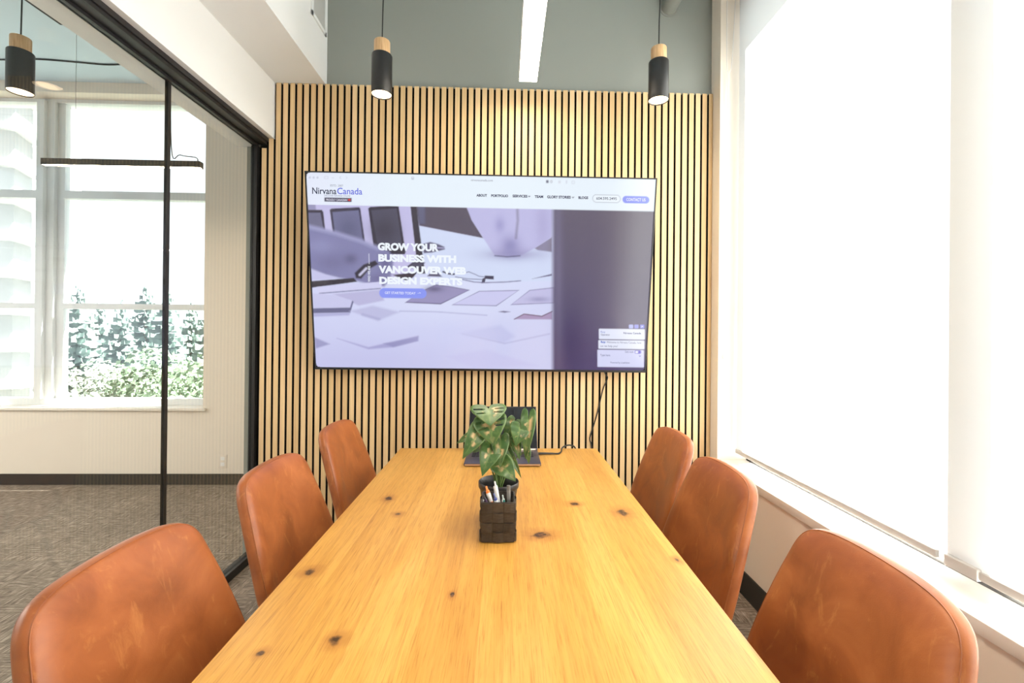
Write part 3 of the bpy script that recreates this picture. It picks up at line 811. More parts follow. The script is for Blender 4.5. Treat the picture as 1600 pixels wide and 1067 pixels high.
# prints on the table
def printed(pts, c, edge):
    poly(pts, edge, 0.7); cx = sum(p[0] for p in pts) / len(pts); cy = sum(p[1] for p in pts) / len(pts)
    poly([(cx + (x - cx) * 0.955, cy + (y - cy) * 0.90) for x, y in pts], c, 0.7)
printed([(662, 453.4), (680.5, 445), (705, 448), (733.6, 453.4), (688, 476), (632, 473.5)], (152, 146, 188), (108, 102, 140))
spot(678, 452, 14, 5, (92, 86, 122), 0.8)
printed([(748, 455), (811, 453.4), (775, 478.8), (705, 477)], (202, 202, 240), (138, 136, 172))
printed([(827, 453.4), (866, 449), (866, 474), (797, 477)], (194, 192, 230), (138, 134, 172))
spot(842, 468, 16, 4, (158, 156, 196), 0.9)
# clip and cable
poly([(757, 431), (771, 431.5), (771, 437), (757, 436)], (62, 58, 84), 0.6)
poly([(753, 436), (759, 433), (757, 442), (752, 443)], (70, 66, 92), 0.6)
stroke([(692, 425), (700, 428), (709, 429)], (62, 54, 74), 1.2, 0.7)
stroke([(708, 428), (722, 428), (732, 425), (742, 429), (748, 432), (757, 433)], (98, 94, 128), 0.5, 0.5)
stroke([(711, 433), (730, 436), (752, 437)], (98, 94, 128), 0.5, 0.5)
stroke([(722, 437), (740, 441), (757, 442), (790, 441), (813, 439)], (110, 106, 144), 0.7, 0.7)
poly([(831, 436), (862, 428), (862, 431)], (110, 104, 138), 0.7)
# lower papers
stroke([(624, 486.6), (680, 487.5), (760, 493)], (168, 168, 208), 0.8, 1.0, 0.8)
poly([(546, 486.6), (582, 478), (624, 488), (590, 502)], (184, 184, 222), 2, 0.8)
stroke([(566, 492), (592, 499)], (164, 164, 206), 1.5, 2, 0.7)
poly([(526, 529), (575, 543), (653, 525), (653, 533), (612, 543), (575, 546)], (168, 166, 212), 1.5)
poly([(598, 537), (612, 535), (653, 526), (652, 533), (614, 543)], (146, 144, 190), 1.5, 0.8)
poly([(490, 527), (515, 538), (493, 545)], (160, 160, 202), 1.5)
poly([(719, 521), (750, 514), (782, 508.5), (804, 525.6), (787, 536.6)], (192, 194, 234), 3, 0.8)
stroke([(722, 522), (788, 537), (858, 522)], (178, 178, 218), 0.8, 1.5, 0.8)
poly([(778, 487.5), (786, 486), (797, 487.5), (788, 489)], (110, 106, 140), 0.8)
poly([(803, 499), (819, 490.5), (846, 494), (862, 486.6), (862, 499.5)], (168, 150, 188), 0.8)
stroke([(803, 499), (818, 491), (846, 494.5), (862, 487)], (104, 82, 108), 0.7, 0.6)
poly([(697, 557), (760, 547), (840, 572), (740, 576)], (200, 200, 240), 3, 0.8)
spot(720, 520, 70, 22, (204, 208, 246), 0.5)
# dark curtain-like area on the right
edge = np.clip(0.5 + (PX - (864 - (PY - 325) * 0.006)) / 7.0, 0, 1)
tgrad = np.clip((PY - 325) / 250, 0, 1)[..., None]
dk = lin((96, 88, 108)) * (1 - tgrad) + lin((80, 70, 112)) * tgrad
IMG = IMG * (1 - edge[..., None]) + dk * edge[..., None]
spot(893, 535, 20, 62, (68, 58, 100), 0.9)
spot(872, 400, 7, 150, (122, 116, 150), 0.5)
spot(1000, 390, 40, 130, (112, 108, 118), 0.3)  # paler patch painted in as the window's reflection on the glass
# page header
hy = 320.3 + (PX - 481) * 0.0184
hm = np.clip(0.5 - (PY - hy) / 1.0, 0, 1)
hc = lin((228, 234, 251)) * np.clip((620 - PX) / 140, 0, 1)[..., None] + lin((232, 243, 253)) * (1 - np.clip((620 - PX) / 140, 0, 1))[..., None]
IMG = IMG * (1 - hm[..., None]) + hc * hm[..., None]
def rrect(x0, y0, x1, y1, r, c, soft=0.5, slope=0.018, a=1.0):
    cx, cy = (x0 + x1) / 2, (y0 + y1) / 2
    dx = np.abs(PX - cx) - (x1 - x0) / 2 + r; dy = np.abs(PY - cy - (PX - cx) * slope) - (y1 - y0) / 2 + r
    d = np.hypot(np.maximum(dx, 0), np.maximum(dy, 0)) + np.minimum(np.maximum(dx, dy), 0) - r
    blend(np.clip(0.5 - d / (2 * soft), 0, 1) * a, c)
for x in (484.5, 490.5, 496.5): rrect(x - 1.6, 276.4, x + 1.6, 279.8, 1.5, (200, 206, 226), 0.6)
rrect(507, 275.8, 513.5, 280.3, 1, (208, 213, 232)); rrect(508, 276.6, 512.5, 279.5, 0.8, (228, 234, 250))
stroke([(519, 278), (520.5, 279.3), (522, 278)], (205, 210, 230), 0.4, 0.4)
stroke([(533, 276), (531, 278), (533, 280)], (198, 204, 226), 0.4, 0.4); stroke([(541, 276.2), (543, 278.2), (541, 280.2)], (212, 217, 236), 0.4, 0.4)
rrect(643, 276.5, 647, 281, 1, (188, 194, 212)); rrect(644, 277.2, 646, 279, 0.6, (230, 240, 252))
rrect(853.5, 281.5, 857.5, 286, 0.8, (120, 122, 140)); rrect(860, 281.5, 863.5, 286, 1.4, (186, 190, 204)); rrect(861, 282.5, 862.5, 285, 1, (232, 243, 253))
rrect(872.5, 282, 876.5, 286.5, 0.8, (218, 224, 236)); rrect(884.5, 281.8, 886.5, 287, 0.4, (212, 218, 234)); rrect(893.5, 282.3, 898.5, 287.5, 1.2, (214, 220, 234)); rrect(894.5, 283.3, 897.5, 286.5, 0.8, (232, 243, 253))
rrect(507.3, 309.6, 549.6, 315.8, 0.4, (62, 58, 84))
poly([(546, 310.6), (546.9, 312), (548.4, 312), (547.8, 313.4), (548.2, 314.3), (546.4, 314.4), (546.2, 315.2), (545.8, 315.2), (545.6, 314.4), (543.9, 314.1), (544.3, 313.2), (543.6, 311.8), (545.1, 311.9)], (226, 70, 60), 0.35)
rrect(926, 304, 970, 316.6, 6.2, (168, 174, 192)); rrect(926.8, 304.8, 969.2, 315.8, 5.4, (236, 245, 253))
rrect(973, 306.3, 1015, 317.7, 5.6, (131, 145, 240))
poly([(825, 306.3), (829, 306.4), (827, 308.4)], (70, 70, 100), 0.4); poly([(893.5, 307.8), (897.5, 307.9), (895.5, 309.9)], (70, 70, 100), 0.4)
rrect(592.3, 450.8, 666, 466.4, 7.6, (136, 150, 244), 0.6, 0.012)
stroke([(576.3, 397), (576.8, 413)], (225, 228, 248), 0.35, 0.4)
# chat box
rrect(935, 514.2, 1007, 530.6, 1.5, (226, 231, 250), 0.5, 0.012); rrect(934.2, 532, 1006.2, 545.6, 1.2, (228, 233, 251), 0.5, 0.012); rrect(932.6, 547, 1005.4, 574, 1.2, (214, 217, 248), 0.5, 0.012)
for x, c in ((985.5, (178, 184, 240)), (994, (150, 152, 228)), (1003, (128, 132, 224))): rrect(x - 3.4, 507.4, x + 3.4, 513.4, 1.4, c, 0.5, 0.012)
stroke([(1001.7, 509.3), (1004.2, 511.6)], (230, 232, 250), 0.3, 0.3); stroke([(1004.2, 509.3), (1001.7, 511.6)], (230, 232, 250), 0.3, 0.3)
rrect(990.8, 547.8, 1001.4, 553, 2.5, (104, 98, 206), 0.5, 0.012); rrect(991.8, 548.6, 996.6, 552.2, 1.8, (232, 234, 252), 0.4, 0.012)
stroke([(998, 556), (999.2, 557.5), (1000.4, 556)], (120, 120, 200), 0.4, 0.4)
# rounded black screen corners at the bottom
for (cx, cz, sx) in ((DX0, DZ0, 1), (DX1, DZ0, -1), (DX0, DZ1, 1)):
    r = 0.02; zc = cz + r if cz == DZ0 else cz - r; xc = cx + sx * r
    ddx = (xc - GXX) * sx; ddz = (zc - GZZ) if cz == DZ0 else (GZZ - zc)
    mk = (ddx > 0) & (ddz > 0) & (np.hypot(ddx, ddz) > r)
    IMG[mk] = 0.004

def make_screen_mat(name, attr=None, col=None):
    m, nt, N, L, B = new_mat(name)
    B.inputs['Base Color'].default_value = (0.01, 0.01, 0.012, 1); B.inputs['Roughness'].default_value = 0.16; B.inputs['Specular IOR Level'].default_value = 0.5
    if attr:
        a = N.new('ShaderNodeAttribute'); a.attribute_name = attr; L.new(a.outputs['Color'], B.inputs['Emission Color'])
    else: B.inputs['Emission Color'].default_value = (*col, 1)
    B.inputs['Emission Strength'].default_value = 2 ** -S.view_settings.exposure * 0.97
    return m
M_screen = make_screen_mat('lit_screen', attr='picture')
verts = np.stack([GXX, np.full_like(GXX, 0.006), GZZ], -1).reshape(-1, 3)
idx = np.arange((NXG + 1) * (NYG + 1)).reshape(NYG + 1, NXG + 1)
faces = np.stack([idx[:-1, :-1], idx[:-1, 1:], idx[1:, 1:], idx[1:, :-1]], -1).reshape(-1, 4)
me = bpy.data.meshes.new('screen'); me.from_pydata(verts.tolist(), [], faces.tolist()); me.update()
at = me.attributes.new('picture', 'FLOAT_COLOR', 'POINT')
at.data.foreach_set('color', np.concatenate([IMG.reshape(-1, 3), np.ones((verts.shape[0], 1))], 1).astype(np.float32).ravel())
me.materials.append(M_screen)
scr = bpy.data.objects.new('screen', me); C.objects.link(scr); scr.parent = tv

def text_mesh(body, bold=0.0, spacing=1.0):
    cu = bpy.data.curves.new('lettering', 'FONT'); cu.body = body; cu.size = 1.0; cu.offset = bold; cu.space_character = spacing; cu.resolution_u = 3
    o = bpy.data.objects.new('lettering', cu); C.objects.link(o)
    dg = bpy.context.evaluated_depsgraph_get(); dg.update()
    m = bpy.data.meshes.new_from_object(o.evaluated_get(dg))
    co = np.array([v.co[:2] for v in m.vertices]); pf = [tuple(p.vertices) for p in m.polygons]
    bpy.data.objects.remove(o); bpy.data.curves.remove(cu); bpy.data.meshes.remove(m)
    return co, pf
_txtmats = {}
def screen_text(name, items, col):
    """items: (text, x0, y0, x1, y1 of the left and right ends' boxes, bold, rotated)"""
    for body, x0, y0, x1, y1, bold, rot in items:
        vs, fs = [], []
        co, pf = text_mesh(body, bold)
        mn, mx = co.min(0), co.max(0); uv = (co - mn) / (mx - mn)
        base = len(vs); s = 0.018 if not rot else 0.0
        for u, v in uv:
            if rot: px, py = x0 + (x1 - x0) * (1 - v), y1 + (y0 - y1) * u
            else:
                px = x0 + (x1 - x0) * u; hgt = (y1 - y0) - s * (x1 - x0)
                py = y0 + hgt + s * (px - x0) - hgt * v
            X, Z = onscreen(px, py); vs.append((X, 0.0052, Z))
        fs += [tuple(base + i for i in p) for p in pf]
        if col not in _txtmats: _txtmats[col] = make_screen_mat('page_ink', col=srgb(*col))
        m = bpy.data.meshes.new(name); m.from_pydata(vs, [], fs); m.materials.append(_txtmats[col])
        o = bpy.data.objects.new(name, m); C.objects.link(o); o.parent = scr
screen_text('logo_lettering', [('Nirvana', 488.3, 293.4, 526.0, 304.4, 0.012, 0)], (44, 48, 78))
screen_text('logo_lettering', [('Canada', 527.2, 293.8, 566.3, 304.8, 0.012, 0)], (98, 108, 222))
screen_text('tagline', [('ESTD. 2007', 516.5, 288.9, 536.5, 292.4, 0, 0), ('DISCOVER NIRVANA ONLINE', 507, 304.9, 547.5, 308.2, 0, 0), ('nirvanacanada.com', 736, 279.7, 770, 283.9, 0, 0)], (128, 130, 150))
screen_text('badge_lettering', [('PROUDLY CANADIAN', 510, 311.0, 542.8, 314.9, 0.02, 0)], (225, 225, 240))
screen_text('menu_lettering', [('ABOUT', 744.5, 303.3, 761, 307.8, 0.045, 0), ('PORTFOLIO', 767.5, 303.8, 794, 308.5, 0.045, 0), ('SERVICES', 801, 304.3, 824.2, 309.0, 0.045, 0), ('TEAM', 835.5, 305.2, 848.8, 309.6, 0.045, 0),
                               ('GLORY STORIES', 855, 305.4, 892, 310.6, 0.045, 0), ('BLOGS', 904, 306.6, 919.2, 311.2, 0.045, 0), ('604.595.2495', 932, 307.7, 964, 312.6, 0.01, 0)], (58, 58, 90))
screen_text('button_lettering', [('CONTACT US', 979, 309.2, 1009, 314.6, 0.02, 0), ('GET STARTED TODAY', 601, 455.9, 649, 460.6, 0.01, 0), ('\u2192', 652, 457.0, 657.5, 460.3, 0.01, 0)], (236, 240, 253))
screen_text('headline_lettering', [('GROW YOUR', 590.2, 379.6, 685.5, 393.6, 0.058, 0), ('BUSINESS WITH', 591, 397.4, 712.5, 411.6, 0.058, 0), ('VANCOUVER WEB', 591.3, 415.2, 728, 429.8, 0.058, 0), ('DESIGN EXPERTS', 592.3, 432.6, 722, 446.6, 0.058, 0),
                                   ('WHO WE ARE', 574.6, 416, 578.4, 441, 0.02, 1)], (240, 247, 255))
screen_text('chat_lettering', [('Roy', 938, 517.2, 945, 521.4, 0, 0), ('Roy:', 938, 532.8, 945.6, 537.2, 0.045, 0)], (84, 112, 200))
screen_text('chat_lettering', [('Operator', 938, 521.6, 952.3, 525.6, 0.01, 0), ('Nirvana Canada', 973.5, 518.9, 1001, 522.6, 0.02, 0), ('Welcome to Nirvana Canada, how', 947, 533.3, 1001.5, 537.8, 0, 0), ('can we help you?', 937, 539.2, 964.5, 543.6, 0, 0),
                               ('Dark mode', 976, 548.2, 989, 551.7, 0, 0), ('Type here', 937, 553.4, 952.5, 557.9, 0, 0), ('Powered by LiveAdmin', 953, 565.3, 983, 569.3, 0, 0)], (86, 90, 128))

# television cord
bm = bmesh.new()
add_tube(bm, [(0.56, 2.690, 1.20), (0.580, 2.694, 1.13), (0.602, 2.702, 1.085), (0.612, 2.712, 1.066), (0.586, 2.7195, 0.995), (0.557, 2.7195, 0.865), (0.518, 2.7195, 0.735), (0.513, 2.7195, 0.70), (0.522, 2.7195, 0.655), (0.54, 2.719, 0.42), (0.50, 2.7195, 0.2)], 0.0036, 8, smooth=6)
tag(obj('power_cable', bm, M_wire, None, smooth=True), 'black power cable hanging from the television down the slat wall', 'cable')

# ------------------------------------------------------------------ laptop
lp = thing('laptop', 'open dark grey laptop with black screen at the far end of the table', 'laptop', (-0.003, 2.115, TZ), (0, 0, 0))
LW = 0.168
bm = bmesh.new(); add_box(bm, -LW, LW, -0.116, 0.116, 0.004, 0.016, bev=0.003); ba = obj('base', bm, M_lapt, lp, smooth=True, angle=40)
bm = bmesh.new(); add_box(bm, -LW + 0.004, LW - 0.004, -0.1167, -0.1150, 0.004, 0.0125, bev=0.0006); obj('front_edge', bm, M_lapedge, ba, label='front edge tinted with the table reflection')
bm = bmesh.new()
for r in range(5):
    kw = (2 * 0.142) / 14
    for c in range(14): add_box(bm, -0.142 + c * kw + 0.001, -0.142 + (c + 1) * kw - 0.001, 0.078 - r * 0.0185 - 0.0165, 0.078 - r * 0.0185, 0.016, 0.0174)
obj('keyboard', bm, M_key, ba)
bm = bmesh.new(); add_box(bm, -0.06, 0.06, -0.100, -0.030, 0.0159, 0.0163); obj('trackpad', bm, M_lapt, ba)
for (x, y) in ((-0.14, -0.09), (0.14, -0.09), (-0.14, 0.09), (0.14, 0.09)):
    bm = bmesh.new(); add_lathe(bm, [(0.008, 0), (0.008, 0.005)], 12, center=(x, y, 0)); obj('rubber_foot', bm, M_wire, ba)
hinge = Vector((0, 0.112, 0.0165))
lid_m = Matrix.Translation(hinge) @ Matrix.Rotation(-math.radians(33), 4, 'X')
bm = bmesh.new(); t2 = bmesh.new(); add_box(t2, -LW, LW, 0.0, 0.006, 0.0, 0.226, bev=0.002); merge(bm, t2, lid_m); ld = obj('lid', bm, M_lapt, lp, smooth=True, angle=40)
bm = bmesh.new(); t2 = bmesh.new(); add_box(t2, -LW + 0.002, LW - 0.002, -0.0008, 0.0, 0.008, 0.224); merge(bm, t2, lid_m); obj('screen', bm, M_lapscr, ld)
bm = bmesh.new(); t2 = bmesh.new(); add_box(t2, -LW + 0.01, LW - 0.01, -0.0012, 0.001, 0.0, 0.0045); merge(bm, t2, lid_m); obj('hinge_strip', bm, M_lapedge, ld, label='hinge strip in the same reflection tint')

ch = thing('charger_cable', 'black charging cable plugged into the laptop and trailing off the table end', 'cable', (0.165, 2.185, TZ))
bm = bmesh.new()
add_tube(bm, [(0.072, 0.012, 0.0065), (0.10, 0.022, 0.0045), (0.118, 0.06, 0.0045), (0.128, 0.115, 0.006), (0.150, 0.142, 0.012), (0.176, 0.148, 0.013), (0.20, 0.158, -0.002), (0.205, 0.164, -0.05), (0.19, 0.20, -0.30)], 0.0038, 8, smooth=6)
obj('cord', bm, M_wire, ch, smooth=True)
bm = bmesh.new(); add_tube(bm, [(0.0006, 0.0, 0.0095), (0.030, 0.004, 0.0090), (0.055, 0.009, 0.0075), (0.074, 0.013, 0.0065)], [0.0062, 0.0042], 12, smooth=4); obj('plug', bm, M_dark, ch, smooth=True, angle=50)

# ------------------------------------------------------------------ pen cup and pens
CX, CY = -0.0130, 1.327
cup = thing('pen_cup', 'square woven dark brown cup holding pens in front of the plant', 'pen cup', (CX, CY, TZ))
def cup_shell():
    bm = bmesh.new(); H = 0.112; N = 24
    def ring(half, z, r=0.006):
        pts = []
        for cx, cy, a0 in ((1, 1, 0), (-1, 1, PI / 2), (-1, -1, PI), (1, -1, 1.5 * PI)):
            for k in range(5):
                a = a0 + k * PI / 8
                pts.append(((half - r) * cx + r * math.cos(a), (half - r) * cy + r * math.sin(a), z))
        return [bm.verts.new(p) for p in pts]
    R = [ring(0.044, 0.0), ring(0.0465, 0.001), ring(0.0475, 0.004), ring(0.0475, H - 0.003), ring(0.0470, H), ring(0.0440, H), ring(0.0435, H - 0.003), ring(0.0435, 0.004)]
    n = len(R[0])
    for a, b in zip(R[:-1], R[1:]):
        for i in range(n): bm.faces.new((a[i], a[(i + 1) % n], b[(i + 1) % n], b[i]))
    bm.faces.new(R[0]); bm.faces.new(R[-1])
    return bm
obj('shell', cup_shell(), M_woven, cup, smooth=True, angle=40)
bm = bmesh.new()
for side in range(4):
    rot = Matrix.Rotation(side * PI / 2, 4, 'Z')
    for r in range(4):
        for c in range(3):
            up = (r + c + side) % 2
            t2 = bmesh.new()
            w0 = -0.0465 + c * 0.031; z0 = 0.002 + r * 0.0272
            o = 0.0050 if up else 0.0014
            nn = 6
            for i in range(nn):
                u0, u1 = i / nn, (i + 1) / nn
                b0 = o * math.sin(PI * (0.12 + 0.76 * u0)); b1 = o * math.sin(PI * (0.12 + 0.76 * u1))
                v = [t2.verts.new((w0 + 0.0010 + 0.0290 * u0, -0.0475 - b0, z0 + 0.0009)), t2.verts.new((w0 + 0.0010 + 0.0290 * u1, -0.0475 - b1, z0 + 0.0009)),
                     t2.verts.new((w0 + 0.0010 + 0.0290 * u1, -0.0475 - b1, z0 + 0.0263)), t2.verts.new((w0 + 0.0010 + 0.0290 * u0, -0.0475 - b0, z0 + 0.0263))]
                t2.faces.new(v)
            bmesh.ops.remove_doubles(t2, verts=t2.verts, dist=1e-5)
            ret = bmesh.ops.extrude_face_region(t2, geom=t2.faces[:])
            bmesh.ops.translate(t2, verts=[g for g in ret['geom'] if isinstance(g, bmesh.types.BMVert)], vec=(0, 0.0015, 0))
            merge(bm, t2, rot)
obj('woven_straps', bm, M_woven, cup)

def pen(label, base, top, col, tipcol, r=0.0048, clip=None, clear=False, grip=None, cap=None):
    base, top = Vector(base), Vector(top); L_ = (top - base).length
    q = (top - base).to_track_quat('Z', 'Y')
    t = thing('pen', label, 'pen', base, q.to_euler(), group='pens in the woven cup')
    bm = bmesh.new(); add_lathe(bm, [(0.001, 0.0), (r * 0.55, 0.006), (r, 0.016), (r, L_ - 0.018), (r * 0.92, L_ - 0.014)], 16)
    obj('barrel', bm, mat('pen_' + label.split()[0], col, 0.3), t, smooth=True, angle=40)
    bm = bmesh.new(); add_lathe(bm, [(r * 0.92, L_ - 0.014), (r * (0.95 if cap else 0.5), L_ - 0.011), (r * (0.95 if cap else 0.45), L_ - 0.001), (r * 0.3, L_)], 16)
    obj('end_cap' if cap else 'push_button', bm, mat('pen_end', tipcol, 0.3), t, smooth=True, angle=40)
    if clip:
        bm = bmesh.new(); add_box(bm, -0.0014, 0.0014, -r - 0.0030, -r - 0.0018, L_ - 0.052, L_ - 0.014, bev=0.0004); add_box(bm, -0.0014, 0.0014, -r - 0.0030, -r + 0.0012, L_ - 0.018, L_ - 0.014)
        obj('clip', bm, mat('pen_clip', clip, 0.3), t)
    if grip:
        bm = bmesh.new(); add_lathe(bm, [(r + 0.0002, L_ - 0.045), (r + 0.0006, L_ - 0.043), (r + 0.0006, L_ - 0.022), (r + 0.0002, L_ - 0.020)], 16); obj('band', bm, mat('pen_band', grip, 0.35), t, smooth=True, angle=40)
    return t
pen('white pen standing tallest in the woven cup', (CX + 0.018, CY - 0.010, TZ + 0.006), (-0.024, CY + 0.012, 0.902), (0.75, 0.75, 0.76), (0.6, 0.6, 0.62), 0.0056, clip=(0.6, 0.6, 0.62))
pen('orange pen leaning left in the woven cup', (CX + 0.012, CY - 0.028, TZ + 0.006), (-0.049, CY + 0.014, 0.887), (0.85, 0.22, 0.03), (0.85, 0.22, 0.03), 0.0058, grip=(0.80, 0.74, 0.70))
pen('purple pen with white clip leaning in the left corner of the woven cup', (CX - 0.002, CY + 0.012, TZ + 0.006), (-0.056, CY - 0.012, 0.872), (0.10, 0.06, 0.12), (0.03, 0.03, 0.04), 0.0045, clip=(0.8, 0.78, 0.8))
pen('blue pen with white band in the middle of the woven cup', (CX + 0.022, CY - 0.002, TZ + 0.006), (-0.026, CY - 0.018, 0.877), (0.05, 0.07, 0.30), (0.08, 0.10, 0.25), 0.0050, grip=(0.75, 0.76, 0.80))
pen('teal pen low beside the white pen in the woven cup', (CX + 0.030, CY + 0.022, TZ + 0.006), (-0.001, CY - 0.005, 0.868), (0.05, 0.30, 0.28), (0.55, 0.60, 0.58), 0.0045, clip=(0.7, 0.72, 0.7))
pen('grey capped pen upright at the right of the woven cup', (CX + 0.032, CY + 0.000, TZ + 0.006), (0.016, CY + 0.005, 0.893), (0.22, 0.21, 0.20), (0.16, 0.15, 0.14), 0.0055, cap=True, clip=(0.3, 0.3, 0.3))

# ------------------------------------------------------------------ potted plant
PXC, PYC = -0.0135, 1.447
pp = thing('potted_plant', 'artificial variegated leafy plant in a black pot on the table', 'plant', (PXC, PYC, TZ))
bm = bmesh.new(); add_lathe(bm, [(0.001, 0.0), (0.044, 0.0), (0.046, 0.003), (0.059, 0.100), (0.0625, 0.101), (0.0635, 0.104), (0.0635, 0.117), (0.0620, 0.119), (0.0605, 0.117), (0.0575, 0.098), (0.054, 0.08)], 48, caps=False); obj('pot', bm, M_pot, pp, smooth=True, angle=50)
bm = bmesh.new(); add_lathe(bm, [(0.0545, 0.070), (0.0548, 0.082), (0.03, 0.086), (0.001, 0.087)], 32); obj('soil', bm, M_soil, pp, smooth=True)
LEAVES = [
    ((-0.0468,1.4300,1.0921),(-0.0391,1.3850,1.0556),0.0919),
    ((-0.0412,1.4200,1.0545),(-0.0316,1.3750,0.9967),0.0854),
    ((-0.0782,1.4200,1.0248),(-0.1219,1.3700,0.9561),0.0523),
    ((-0.0364,1.4200,0.9718),(-0.0645,1.3650,0.9093),0.0600),
    ((-0.0091,1.4300,0.9911),(-0.0106,1.3800,0.9286),0.0468),
    ((-0.0025,1.4200,0.9247),(0.0381,1.3750,0.8919),0.0582),
    ((0.0503,1.4400,1.0308),(0.0380,1.4100,0.9863),0.0534),
    ((0.0767,1.4500,1.0469),(0.0671,1.4100,0.9393),0.0397),
    ((0.0410,1.4500,0.9864),(0.0505,1.4200,0.9405),0.0279),
    ((0.0212,1.4500,0.9522),(0.0608,1.4300,0.8762),0.0200),
    ((0.0761,1.4600,0.9578),(0.0820,1.4500,0.9161),0.0182),
    ((0.0289,1.4750,1.0377),(-0.0012,1.4550,0.9851),0.0407),
    ((-0.0545,1.4600,1.0485),(-0.0972,1.4400,1.0264),0.0443),
    ((-0.0579,1.4600,0.9899),(-0.0992,1.4500,0.9540),0.0404),
    ((0.0027,1.4700,0.9897),(0.0235,1.4550,0.9347),0.0406),
    ((-0.1085,1.4600,1.0039),(-0.1455,1.4400,0.9884),0.0242),
    ((0.0274,1.4750,0.9845),(0.0396,1.4600,0.9516),0.0326),
]
LEAF_HALF = [(-0.30, 0.10), (-0.36, 0.26), (-0.30, 0.42), (-0.12, 0.50), (0.10, 0.495), (0.32, 0.43), (0.55, 0.32), (0.76, 0.18), (0.90, 0.075)]
def leaf(base, tip, width, k):
    rnd = random.Random(k)
    base, tip = Vector(base) - Vector((PXC, PYC, TZ)), Vector(tip) - Vector((PXC, PYC, TZ))
    ax = tip - base; Ln = ax.length; ax.normalize()
    width *= 1.22; base = base - ax * 0.10 * Ln; Ln *= 1.12
    want = Vector((rnd.uniform(-0.2, 0.2), -1.0, 0.5))
    nrm = (want - ax * want.dot(ax)).normalized(); sd = ax.cross(nrm).normalized()
    cs = catmull([(a, b, 0) for a, b in LEAF_HALF], 4)
    st = [(0.0, 0.02)] + [(p.x, p.y) for p in cs] + [(1.0, 0.0)]
    NB = 6
    bm = bmesh.new(); lay = bm.loops.layers.float_color.new('vein')
    def P(a, b, edge):
        curve = 0.05 * Ln * math.sin(PI * min(1, max(0, a))) - 0.16 * Ln * max(0, a) ** 2
        cup_ = 0.20 * abs(b) ** 1.3 * Ln - 0.10 * Ln * (b * b) * 4 * (0.5 + 0.5 * rnd.random() * 0.2)
        rip = 0.012 * Ln * math.sin(a * 17 + k) * abs(b) * 2
        return base + ax * (a * Ln * (0.93 if a > 0 else 0.8)) + sd * (b * width) + nrm * (curve + cup_ + rip)
    cut = (lambda a, b: False)
    slits = [(-0.02, 0.26), (0.26, 0.24)] if width > 0.075 else []
    for s in (-1, 1):
        grid = []
        for (a, b) in st:
            row = []
            for j in range(NB + 1):
                f = j / NB
                am = max(0.0, a) if a >= 0 else a * f
                am = am * (1 - f) + a * f if a < 0 else a * (0.85 + 0.15 * f)
                row.append((P(am, s * b * f, f), am, f))
            grid.append(row)
        vv = [[bm.verts.new(p) for p, _, _ in row] for row in grid]
        for i in range(len(grid) - 1):
            for j in range(NB):
                am, f = (grid[i][j][1] + grid[i + 1][j][1]) / 2, (j + 0.5) / NB
                if any(abs(grid[i][NB][1] - (sa + (0.04 if s > 0 else 0))) < 0.035 and 0.30 < f < 0.86 for sa, _ in slits): continue
                fc = bm.faces.new((vv[i][j], vv[i][j + 1], vv[i + 1][j + 1], vv[i + 1][j])) if s > 0 else bm.faces.new((vv[i][j], vv[i + 1][j], vv[i + 1][j + 1], vv[i][j + 1]))
                for lp_ in fc.loops:
                    ii = i if lp_.vert in vv[i] else i + 1
                    jj = vv[ii].index(lp_.vert); ff = jj / NB
                    core = max(0, 1 - abs(ff - 0.30) / 0.34) * (1 if 0.0 < grid[ii][NB][1] + 0.12 < 0.75 else 0.25)
                    lp_[lay] = (core, 1.0 if ff > 0.93 or ff < 0.01 else 0.0, 0, 1)
    bmesh.ops.remove_doubles(bm, verts=bm.verts, dist=1e-5)
    o = obj('leaf', bm, M_leaf, pp, smooth=True)
    md = o.modifiers.new('thickness', 'SOLIDIFY'); md.thickness = 0.0006; md.offset = 0
    return base
for k, (b, tp, w) in enumerate(LEAVES):
    bb = leaf(b, tp, w, k)
    root = Vector((0.004 * math.cos(k * 2.4), 0.004 * math.sin(k * 2.4), 0.080))
    mid = root.lerp(bb, 0.55) + Vector((-bb.x * 0.15, 0.012, 0.012))
    bm = bmesh.new(); add_tube(bm, [root, mid, bb], [0.0030, 0.0013], 8, smooth=6); obj('stem', bm, M_stem, pp, smooth=True)

# ------------------------------------------------------------------ outside
M_grass = mat('lawn', (0.06, 0.064, 0.052), 0.9, vary=0.3, vscale=0.6)
M_bark = mat('tree_bark', (0.16, 0.12, 0.09), 0.9, vary=0.3, vscale=4)
def foliage(name, col, vscale):
    m = bpy.data.materials.new(name); m.use_nodes = True
    nt = m.node_tree; N, L = nt.nodes, nt.links; N.clear()
    out = N.new('ShaderNodeOutputMaterial'); df = N.new('ShaderNodeBsdfDiffuse'); tl = N.new('ShaderNodeBsdfTranslucent'); mx = N.new('ShaderNodeMixShader')
    tc = N.new('ShaderNodeTexCoord'); n = noise(N, L, tc.outputs['Object'], vscale, 4)
    sc = N.new('ShaderNodeVectorMath'); sc.operation = 'SCALE'; sc.inputs[0].default_value = col
    L.new(maprange(N, L, n, 0.3, 0.7, 0.6, 1.4), sc.inputs['Scale'])
    L.new(sc.outputs[0], df.inputs[0]); L.new(sc.outputs[0], tl.inputs[0]); mx.inputs[0].default_value = 0.4
    L.new(df.outputs[0], mx.inputs[1]); L.new(tl.outputs[0], mx.inputs[2]); L.new(mx.outputs[0], out.inputs['Surface'])
    return m
M_conif = foliage('conifer_needles', (0.27, 0.335, 0.31), 1.6)
M_decid = foliage('pale_foliage', (0.30, 0.33, 0.28), 1.2)
M_decid2 = foliage('green_foliage', (0.17, 0.225, 0.155), 1.4)
M_tower = mat('pale_concrete', (0.50, 0.50, 0.50), 0.8, vary=0.08, vscale=0.5)
